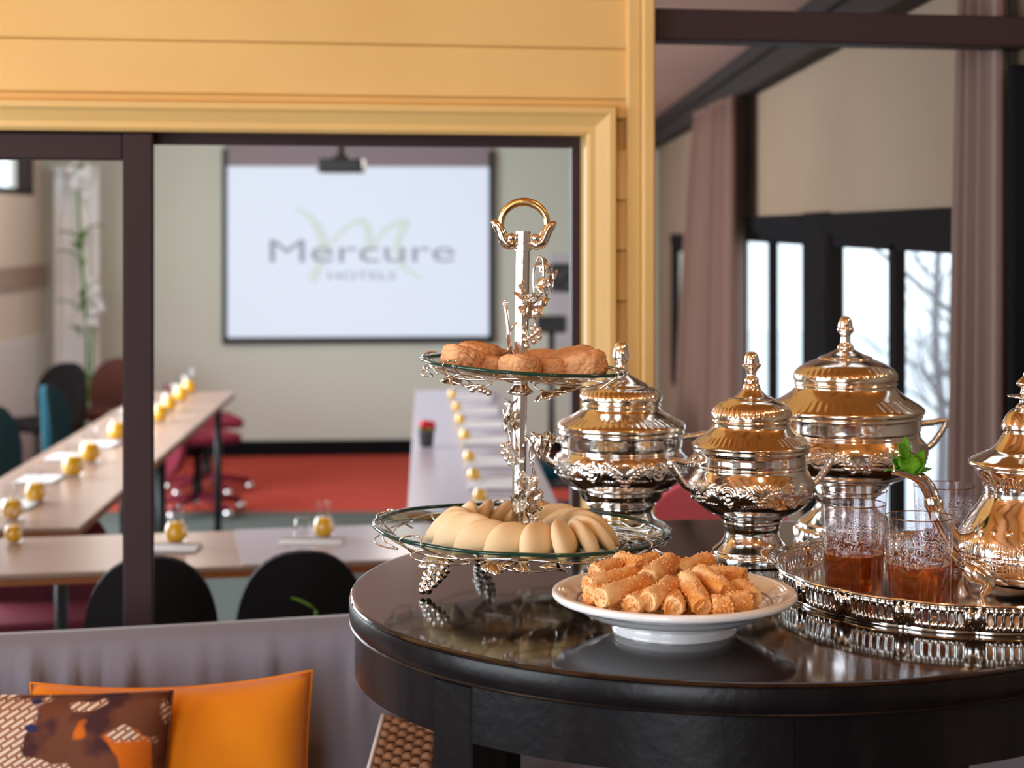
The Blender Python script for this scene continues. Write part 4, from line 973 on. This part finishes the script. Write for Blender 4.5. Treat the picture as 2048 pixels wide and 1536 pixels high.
# ------------------------------------------------------------------ gazelle-horn pastries in a ring on the lower plate
def horn(L=.047, h=.043, w=.0135, seed=0):
    nu, nv = 25, 16; V = []
    for i in range(nu):
        t = -1+2*i/(nu-1); e = max(1-abs(t)**(3.4 if t < 0 else 1.9), .002)
        H = h*e**.62; Wd = w*e**.5+.0008; cx = t*L; cy = .010*t*t
        for j in range(nv):
            a = 2*PI*j/nv; ca, sa = math.cos(a), math.sin(a)
            z = H*(.5+.5*sa); wid = Wd*(1-.38*(z/h))*abs(ca)**.8*math.copysign(1, ca)
            V.append((cx*(1-.10*(z/h)), cy+wid+.0015*math.sin(3*t+seed), z))
    F = [(i*nv+j, i*nv+(j+1) % nv, (i+1)*nv+(j+1) % nv, (i+1)*nv+j) for i in range(nu-1) for j in range(nv)]
    F += [tuple(range(nv-1, -1, -1)), tuple(range((nu-1)*nv, nu*nv))]
    return np.array(V), F
hm = [mk('horn_pastry', *horn(.052, .0450+.002*(k-1), .0120, k), horn_m).data for k in range(3)]
for o in [o for o in COL.objects if o.name.startswith('horn_pastry')]: bpy.data.objects.remove(o)
NH = 16
LPW = SM @ LPM
for k in range(NH):
    a = -PI/2+2*PI*k/NH
    r = .092
    c = LPW @ Vector((r*math.cos(a)+.004, r*math.sin(a), -.0185))
    o = bpy.data.objects.new('horn_pastry', hm[k % 3]); COL.objects.link(o)
    o.matrix_world = Matrix.Translation(c) @ Matrix.Rotation(a+PI/2+.64, 4, 'Z') @ Matrix.Rotation(-.52, 4, 'X')
    where = 'at the front of the ring' if k == 0 else ('at the back of the ring, behind the post' if k == NH//2 else '%s from the front one going round by the %s' % (ORD[(k if k < NH//2 else NH-k)-1], 'tureens' if k < NH//2 else 'sofa'))
    tag(o, 'pale crescent pastry, '+where, 'pastry', 'crescent pastries on the lower glass plate')

# ------------------------------------------------------------------ macaroons on the upper plate
def macaroon(seed, r=.027, h=.031):
    bm = bmesh.new(); bmesh.ops.create_icosphere(bm, subdivisions=5, radius=1)
    off = Vector((seed*3.1, seed*1.7, seed*.9))
    for v in bm.verts:
        p = v.co.copy(); q = Vector((p.x, p.y, 0)); rr = q.length
        z = p.z
        s = (abs(p.x)**2+abs(p.y)**2)**.5
        k = 1/max((s**4.6+abs(z)**4.6)**(1/4.6), 1e-4)
        p = p*k
        nz = noise.noise(p*2.6+off)*.055+noise.noise(p*7+off)*.035+noise.noise(p*17+off)*.028
        cr = abs(noise.noise(p*2.2+off*1.3)); nz -= .13*max(0, .10-cr)/.10*(1 if p.z < .75 else .35)
        p = p*(1+nz); v.co = (p.x*r, p.y*r, (p.z*.5+.5)*h)
    me = bpy.data.meshes.new('macaroon'); bm.to_mesh(me); bm.free(); me.shade_smooth(); me.materials.append(maca_m); return me
mms = [macaroon(s) for s in range(4)]
UPW = SM @ UPM
for k, (x, y, s, lab) in enumerate([(-.080, -.045, 1.0, 'by the sofa-side rim of the upper plate'), (-.058, .030, 1.15, 'at the back, between the rim and the post'), (-.046, -.028, .85, 'small and low, next to the front one'), (-.005, -.072, .98, 'standing alone at the front'), (.022, .060, .95, 'behind the post'), (.034, -.036, .88, 'low, on the tureen side of the front one'), (.068, .038, 1.15, 'high at the back on the tureen side'), (.080, -.036, 1.12, 'biggest, by the tureen-side rim'), (-.012, .05, .9, 'hidden behind the vine stem')]):
    o = bpy.data.objects.new('macaroon', mms[k % 4]); COL.objects.link(o)
    r = math.hypot(x, y); z = height(up_prof, r)
    tl = .30*(r/.1)
    c = UPW @ Vector((x, y, z+.0005))
    o.matrix_world = Matrix.Translation(c) @ Matrix.Rotation(math.atan2(y, x), 4, 'Z') @ Matrix.Rotation(-tl, 4, 'Y') @ Matrix.Rotation(k*1.9, 4, 'Z') @ Matrix.Diagonal((s, s, s, 1))
    tag(o, 'cracked round macaroon '+lab, 'cookie', 'macaroons on the upper glass plate')

# ------------------------------------------------------------------ white plate of fried rolls
PYc = 1.958; PX = X_(1348, PYc)
plate = thing('plate', 'white porcelain dish with grey band heaped with fried rolls', 'plate', (PX, PYc, TOP))
pp = [(.0001, .004), (.058, .004), (.061, .0), (.069, .0), (.0695, .002), (.066, .009), (.072, .0105), (.088, .0160), (.104, .0230), (.116, .0300), (.124, .0335), (.1305, .0355), (.1350, .0375), (.1366, .0405), (.1360, .0435), (.1338, .0452), (.128, .0450), (.118, .0412), (.108, .0335), (.096, .0240), (.082, .0180), (.06, .0155), (.0001, .0150)]
mk('dish', *lathe(catmull(pp[:4], 1).tolist()+catmull(pp[4:], 4).tolist(), 128), porcelain, plate, True, sharp=50)
for r_, w_ in ((.1075, .0016), (.1040, .0006)):
    z_ = lambda r: float(np.interp(r, [.096, .108, .118], [.0240, .0335, .0412]))+.0005
    mk('grey_band', *lathe([(r_, z_(r_)), (r_+w_*.5, z_(r_+w_*.5)+.0001), (r_+w_, z_(r_+w_))], 128, None), band_grey, plate)
def roll_at(a, b, label, r=.0105, seed=0):
    a, b = Vector(a), Vector(b); L = (b-a).length; d = (b-a).normalized(); rg = random.Random(seed)
    o = thing('fried_roll', label, 'pastry', (a+b)/2, 0, 'fried rolls heaped on the white plate')
    o.rotation_euler = d.to_track_quat('X', 'Z').to_euler()
    hL = L/2
    prof = catmull([(.0005, -hL+.0015), (r*.55, -hL+.0010), (r*.80, -hL-.0004), (r*.97, -hL+.002), (r*1.03, -hL*.6), (r*.97, 0), (r*1.02, hL*.6), (r*.97, hL-.002), (r*.80, hL+.0004), (r*.55, hL-.0010), (.0005, hL-.0015)], 4)
    ph_ = rg.random()*6
    def dsp(T, Z, R): return .0007*np.sin(3*T+ph_+Z*140)*np.clip(R/r, 0, 1)+.0009*((T+Z*25+ph_) % (2*PI) < .25)*np.clip(R/r, 0, 1)+.0004*np.sin(9*T+Z*400)
    V, F = lathe(prof, 28, dsp); V = V[:, [2, 0, 1]]
    mk('wrapper', V, F, roll_m, o, True)
    cr = []
    for k in range(190):
        t = rg.uniform(-1, 1); T = rg.uniform(-2.2, 2.2)+PI/2 if k < 80 else rg.uniform(0, 6.28)
        if k % 5 == 0:
            q = rg.uniform(0, r*.8); e = rg.choice((-1, 1)); p = (e*(hL-.0002), q*math.cos(T), q*math.sin(T))
        else: p = (t*hL*.98, r*1.0*math.cos(T), r*1.0*math.sin(T))
        s = rg.uniform(.0006, .0017); cr.append(xf(ball(s, 1), p, (rg.random()*3, rg.random()*3, rg.random()*3), (1.6, .9, .75)))
    mk('crumbs', *merge(cr), crumb_m, o, True, kind='stuff')
    return o
rolls = [((1200, 1196, 1.868), (1292, 1168, 1.925), 'fat fried roll showing its round end at the sofa-side front of the heap'),
         ((1294, 1204, 1.862), (1345, 1170, 1.925), 'fried roll with its crumb-filled end facing front, at the middle of the heap'),
         ((1374, 1158, 1.925), (1405, 1214, 1.858), 'crumb-coated fried roll sloping down the front of the heap'),
         ((1347, 1215, 1.858), (1352, 1196, 1.915), 'fried roll low at the front, seen end on'),
         ((1262, 1212, 1.862), (1302, 1196, 1.905), 'fried roll tucked low behind the front rim of the plate'),
         ((1174, 1172, 1.93), (1268, 1152, 1.965), 'long fried roll with a pale white underside'),
         ((1294, 1158, 1.935), (1343, 1124, 2.00), 'fried roll pointing up from the middle to the back of the heap'),
         ((1238, 1120, 2.03), (1284, 1133, 1.99), 'topmost pale fried roll at the back of the heap'),
         ((1188, 1146, 1.985), (1236, 1134, 2.01), 'short fried roll high at the sofa-side back'),
         ((1354, 1144, 1.995), (1421, 1122, 2.025), 'fried roll lying slantwise at the back, under the tureen foot'),
         ((1398, 1146, 1.945), (1455, 1187, 1.882), 'fried roll with a pale flap sloping toward the tray side'),
         ((1418, 1150, 1.975), (1490, 1157, 1.955), 'fried roll lying level at the tray-side top'),
         ((1476, 1174, 1.92), (1507, 1200, 1.885), 'dark orange fried roll at the tray-side end of the heap'),
         ((1456, 1206, 1.872), (1500, 1203, 1.878), 'short fried roll low at the tray-side front'),
         ((1424, 1213, 1.862), (1462, 1212, 1.864), 'fried roll low beside the sloping crumb-coated one'),
         ((1176, 1192, 1.90), (1206, 1190, 1.91), 'stubby fried roll low at the sofa-side edge'),
         ((1276, 1133, 2.03), (1316, 1122, 2.045), 'fried roll half hidden behind the topmost ones'),
         ((1346, 1137, 2.035), (1384, 1141, 2.03), 'fried roll sunk at the back between two others')]
for i, (a, b, lab) in enumerate(rolls): roll_at(P(*a), P(*b), lab, .0116 if i not in (7, 8) else .0108, i)
for i in range(6):
    a = i*2.3; r = .02+.052*math.sqrt(i/6)
    c = Vector((PX+r*math.cos(a), PYc+r*math.sin(a), TOP+.030)); d = Vector((math.cos(a*1.7+1), math.sin(a*1.7+1), 0))*.026
    roll_at(c-d, c+d, 'fried roll buried under the heap', .0105, 40+i)

# ------------------------------------------------------------------ tray with a pierced gallery
TX, TY, TAx, TBx = .557, 2.152, .220, .225
tray = thing('tray', 'silver serving tray with pierced scalloped gallery under the tea glasses', 'tray', (TX, TY, TOP))
NP = 18; PH0 = math.radians(238)
def tpos(phi, z, off=0.0):
    s = 1+.020*np.abs(np.sin((phi-PH0)*NP/2))**.7
    fl = .10*z
    c, si = math.cos(phi), math.sin(phi)
    return ((TAx*s+fl+off)*c, (TBx*s+fl+off)*si, z)
ring = np.linspace(0, 2*PI, 361)[:-1]
V = [(0, 0, .004)]+[tpos(p, .004, -.001) for p in ring]+[tpos(p, .0, -.001) for p in ring]+[(0, 0, 0)]
n = 360; F = [(0, 1+i, 1+(i+1) % n) for i in range(n)]+[(1+i, 1+n+i, 1+n+(i+1) % n, 1+(i+1) % n) for i in range(n)]+[(2*n+1, 1+n+(i+1) % n, 1+n+i) for i in range(n)]
mk('tray_floor', np.array(V), F, silver, tray, True, sharp=40)
# gallery wall: cells with oval holes and diamond notches between plain ribbed pilasters
V = []; F = []
def addv(p): V.append(p); return len(V)-1
zc, hz, rz, dzc, dd = .0178, .0132, .0066, .0091, .0021
for p in range(NP):
    a0 = PH0+p*2*PI/NP; pil = math.radians(2.9); cw = (2*PI/NP-2*pil)/6
    for k in range(6):
        ac = a0+pil+(k+.5)*cw; h = .5
        out = [(h, 0), (h, dzc-dd), (h-.20, dzc), (h, dzc+dd), (h, hz), (.25, hz), (0, hz), (-.25, hz), (-h, hz), (-h, dzc+dd), (-h+.20, dzc), (-h, dzc-dd)]
        out += [(-x, -z) for x, z in out]
        ids = []
        for x, z in out:
            th = math.atan2(z/.0132, x/.5); ex, ez = .30*math.cos(th), rz*math.sin(th)
            ids.append((addv(tpos(ac+x*cw, zc+z)), addv(tpos(ac+ex*cw, zc+ez))))
        m = len(ids)
        for i in range(m):
            j = (i+1) % m; F.append((ids[i][0], ids[j][0], ids[j][1], ids[i][1]))
    cols = [(-1, 0), (-.75, 0), (-.62, .0022), (-.42, .0028), (-.25, .0008), (0, .0004), (.25, .0008), (.42, .0028), (.62, .0022), (.75, 0), (1, 0)]
    pid = [[addv(tpos(a0+c*pil, z, o)) for c, o in cols] for z in (zc-hz, zc, zc+hz)]
    for i in range(2):
        for j in range(len(cols)-1): F.append((pid[i][j], pid[i][j+1], pid[i+1][j+1], pid[i+1][j]))
g = mk('pierced_gallery', V, F, silver, tray, True, sharp=40)
sol = g.modifiers.new('thickness', 'SOLIDIFY'); sol.thickness = .0012; sol.offset = 0
def sweep_ring(name, prof, mat, parent=tray):
    V = []
    for p in ring:
        for o, z in prof: V.append(tpos(p, z, o))
    m = len(prof); F = [(i*m+j, ((i+1) % n)*m+j, ((i+1) % n)*m+(j+1) % m, i*m+(j+1) % m) for i in range(n) for j in range(m)]
    return mk(name, np.array(V), F, mat, parent, True, sharp=60)
sweep_ring('base_band', [(-.0010, .0), (.0012, .0), (.0014, .0018), (.0010, .0036), (.0005, .0048), (-.0010, .0048)], silver)
sweep_ring('rim', [(-.0012, .0306), (.0016, .0306), (.0042, .0322), (.0066, .0330), (.0078, .0345), (.0070, .0360), (.0046, .0358), (.0036, .0348), (.0020, .0352), (-.0002, .0345), (-.0012, .0330)], gilt)
for s, c0 in ((1, math.radians(163)), (-1, math.radians(343))):
    def fn(u, v):
        phi = c0+(u-.5)*math.radians(30); e = math.sin(PI*u)**.5 if 0 < u < 1 else 0
        x, y, _ = tpos(phi, .034, .004+.017*v*e+.002*v*math.cos(u*22*PI)*e)
        return (x, y, .0345+.006*math.sin(v*PI*.6)*e+.0016*math.cos(u*22*PI)*v)
    Vh, Fh = solid_sheet(89, 7, fn, (0, 0, -.0016))
    mk('shell_handle', Vh, Fh, gilt, tray, True, sharp=70)

# ------------------------------------------------------------------ tea glasses
def tea_glass(px, Y, label, level=.050):
    t = thing('tea_glass', label, 'glass', (X_(px, Y), Y, TOP+.0042), 0, 'etched tea glasses on the tray')
    Hh = .1095
    outer = catmull([(.0325, 0), (.0345, .0015), (.0350, .006), (.0358, .03), (.0372, .065), (.0388, .100), (.0392, Hh)], 4)
    bot = [(.0001, 0), (.0325, 0)]
    mk('glass_wall', *lathe(bot+outer.tolist(), 72), glass_cup, t, True, sharp=50)
    mk('rim_line', *lathe([(.0392, Hh-.0012), (.0396, Hh-.0006), (.0394, Hh), (.0388, Hh+.0002), (.0384, Hh-.0006), (.0392, Hh-.0012)], 72), gilt_rim, t)
    mk('glass_base', *lathe(catmull([(.0001, .0012), (.030, .0012), (.0338, .003), (.0342, .0055), (.030, .0070), (.0001, .0060)], 3), 48), glass_small, t)
    rl = float(np.interp(level, [0, .03, .065], [.0345, .0352, .0366]))
    mk('tea', *capped(lathe([(.0338, .0072), (.0350, .03), (rl, level-.0004), (rl-.001, level)], 64), 64), tea_m, t, True, sharp=50)
    rg = random.Random(int(px)); fo = []
    for k in range(150):
        a = rg.random()*6.283; s = rg.uniform(.0006, .0017); q = rl-.0012-abs(rg.gauss(0, .0022))
        fo.append(ball(s, 1, (q*math.cos(a), q*math.sin(a), level+.0002+rg.uniform(0, .0008))))
    mk('foam', *merge(fo), foam_m, t, True, kind='stuff')
    return t
tea_glass(1839, 2.042, 'etched tea glass nearest the front, before the teapot', .0545)
tea_glass(1707, 2.138, 'etched tea glass at the shell-handle end of the tray, in front of another', .0485)
tea_glass(1712, 2.247, 'etched tea glass hidden behind the one at the tray end', .047)
tea_glass(1888, 2.286, 'etched tea glass at the back, just behind the teapot spout', .046)

# ------------------------------------------------------------------ teapot
PY, PPX = 2.17, 2050
k_ = PY/FPX; ZP = TOP+.0042
tp = thing('teapot', 'engraved silver teapot on curved legs at the tray, mint on its spout', 'teapot', (X_(PPX, PY), PY, ZP))
zt_ = lambda y: (.45-.0042)-(y-YH)*k_
cv = lambda L: [(h*k_, zt_(y)) for h, y in L]
body = catmull(cv([(94, 932), (98.5, 935), (95, 945), (89, 955), (83, 964), (81.5, 975), (82, 990), (92, 1008), (105, 1026), (118, 1046), (133, 1070), (140, 1089), (142, 1104), (140, 1118), (134, 1133), (118, 1149), (96, 1160), (70, 1166), (20, 1169)]), 5)
def trel(T, Z, R):
    a0, a1 = zt_(1138), zt_(1060); v = (Z-a0)/(a1-a0); win = np.clip(v*8, 0, 1)*np.clip((1-v)*8, 0, 1)
    u = (T*10/(2*PI)) % 1-.5; x = u*.055; y = (v-.5)*(a1-a0)
    d = np.hypot(x, y)
    petals = np.exp(-(d/.011)**4)*(.5+.5*np.cos(d/.0040*2*PI))
    lines = -np.exp(-(y/.0007)**2)*.7-np.exp(-((np.abs(x)-.020-.25*np.abs(y))/.0008)**2)*.8
    curl = .5*np.cos(x/.0038*2*PI)*np.exp(-((np.abs(y)-.011)/.005)**2)+.3*np.sin((x+y)/.003*2*PI)*(d > .012)
    b0, b1 = zt_(975), zt_(945); v2 = (Z-b0)/(b1-b0); w2 = np.clip(v2*6, 0, 1)*np.clip((1-v2)*6, 0, 1)
    neck = w2*np.cos(T*22)*.5
    dots = np.exp(-((Z-zt_(1049))/.0022)**2)*np.maximum(0, np.cos(T*24))**3
    return .0015*(win*(petals+lines+curl)+neck+dots)
db = dense([tuple(p) for p in body], .0008)
mk('body', *capped(lathe(db, 360, trel), 360, True, True), silver, tp, True)
lidp = catmull(cv([(107, 931), (110.5, 928), (108, 921), (94, 913), (80, 906), (66, 900), (56, 889), (50, 880), (43, 868), (41, 864), (45, 860), (46, 853), (44, 845), (38, 833), (30, 823), (19, 815)]), 4)
mk('lid', *capped(lathe(lidp, 96, lambda T, Z, R: .0006*np.cos(T*16)*np.exp(-((Z-zt_(915))/.006)**2)), 96), gilt, tp, True)
finp = catmull(cv([(19, 816), (17, 811), (12, 806), (12, 798), (32, 794.5), (32, 790.5), (12, 788), (9, 784), (8, 776), (15, 771), (17, 766), (9, 757), (4, 752), (2.5, 745), (.2, 744)]), 4)
mk('finial', *capped(lathe(finp, 48), 48), silver, tp, True)
def tl(px, py, dy=0.0):
    w = P(px, py, PY+dy); return (w.x-X_(PPX, PY), w.y-PY, w.z-ZP)
sp_ = catmull([tl(1935, 1108), tl(1906, 1082), tl(1884, 1048), tl(1870, 1018), tl(1864, 995), tl(1856, 975), tl(1842, 958), tl(1822, 948), tl(1800, 943), tl(1786, 940)], 6)
mk('spout', *tube(sp_, [.017, .0145, .0118, .0098, .0088, .0092, .0080, .0066, .0056, .0062], 18), silver, tp, True)
mk('spout_collar', *tube(catmull([tl(1871, 1022), tl(1867, 1006), tl(1862, 992)], 4), [.0095, .0122, .0098], 16), silver, tp, True)
hp = catmull([(.050, .012, zt_(985)), (.085, .016, zt_(955)), (.128, .02, zt_(968)), (.140, .022, zt_(1020)), (.122, .018, zt_(1075)), (.084, .012, zt_(1100))], 7)
mk('handle', *tube(hp, [.006, .008, .0085, .0085, .008, .006], 12), silver, tp, True)
lp = catmull([tl(1934, 1134, -.048), tl(1950, 1146, -.054), tl(1968, 1157, -.058), tl(1977, 1167, -.060), tl(1972, 1178, -.060), tl(1965, 1187, -.058), tl(1962, 1193, -.057)], 6)
for q in range(4):
    ca, sa = math.cos(q*PI/2), math.sin(q*PI/2)
    L = np.stack([lp[:, 0]*ca-lp[:, 1]*sa, lp[:, 0]*sa+lp[:, 1]*ca, np.maximum(lp[:, 2], .0042)], -1)
    mk('leg', *tube(L, [.010, .0125, .0105, .0088, .0066, .0054, .0044], 14), silver_rough, tp, True)

# ------------------------------------------------------------------ mint sprig on the spout
mint = thing('mint_sprig', 'fresh green mint sprig tucked in the teapot spout', 'mint', P(1826, 948, PY))
mo = P(1826, 948, PY)
def mleaf(px, py, dy, L, wdt, rot):
    def fn(u, v):
        s = math.sin(PI*min(max(v, .0), 1)**.75) ; w = wdt*1.25*max(s, .02)**.75*(1+.03*math.cos(v*44))
        x = (u-.5)*w
        return (x, v*L, .10*abs(x)*2-.9*(v*v)*L*.22+.0007*math.cos(v*30)*abs(u-.5)*2)
    V, F = solid_sheet(9, 19, fn, (0, 0, -.0006))
    w = P(px, py, PY+dy)-mo
    return mk('leaf', *xf((V, F), tuple(w), rot), leaf_green, mint, True)
R_ = math.radians
for a in [(1822, 942, -.006, .032, .017, (R_(10), 0, R_(80))), (1816, 930, -.004, .026, .018, (R_(35), R_(10), R_(62))), (1812, 918, -.004, .022, .017, (R_(70), 0, R_(35))),
          (1812, 915, .004, .026, .010, (R_(86), 0, R_(-5))), (1822, 945, -.012, .029, .024, (R_(62), R_(0), R_(8))), (1830, 946, -.008, .026, .018, (R_(55), 0, R_(-30))),
          (1834, 938, .0, .027, .014, (R_(66), 0, R_(-40))), (1826, 945, -.014, .020, .015, (R_(-20), R_(10), R_(-10))), (1800, 938, .0, .016, .014, (R_(60), 0, R_(40))), (1836, 948, -.004, .020, .016, (R_(30), 0, R_(-70)))]: mleaf(*a)
mk('stem', *tube(catmull([tuple(P(1836, 956, PY)-mo), tuple(P(1826, 944, PY-.004)-mo), tuple(P(1816, 924, PY-.002)-mo), tuple(P(1812, 908, PY)-mo)], 5), .0012, 6), leaf_green, mint)
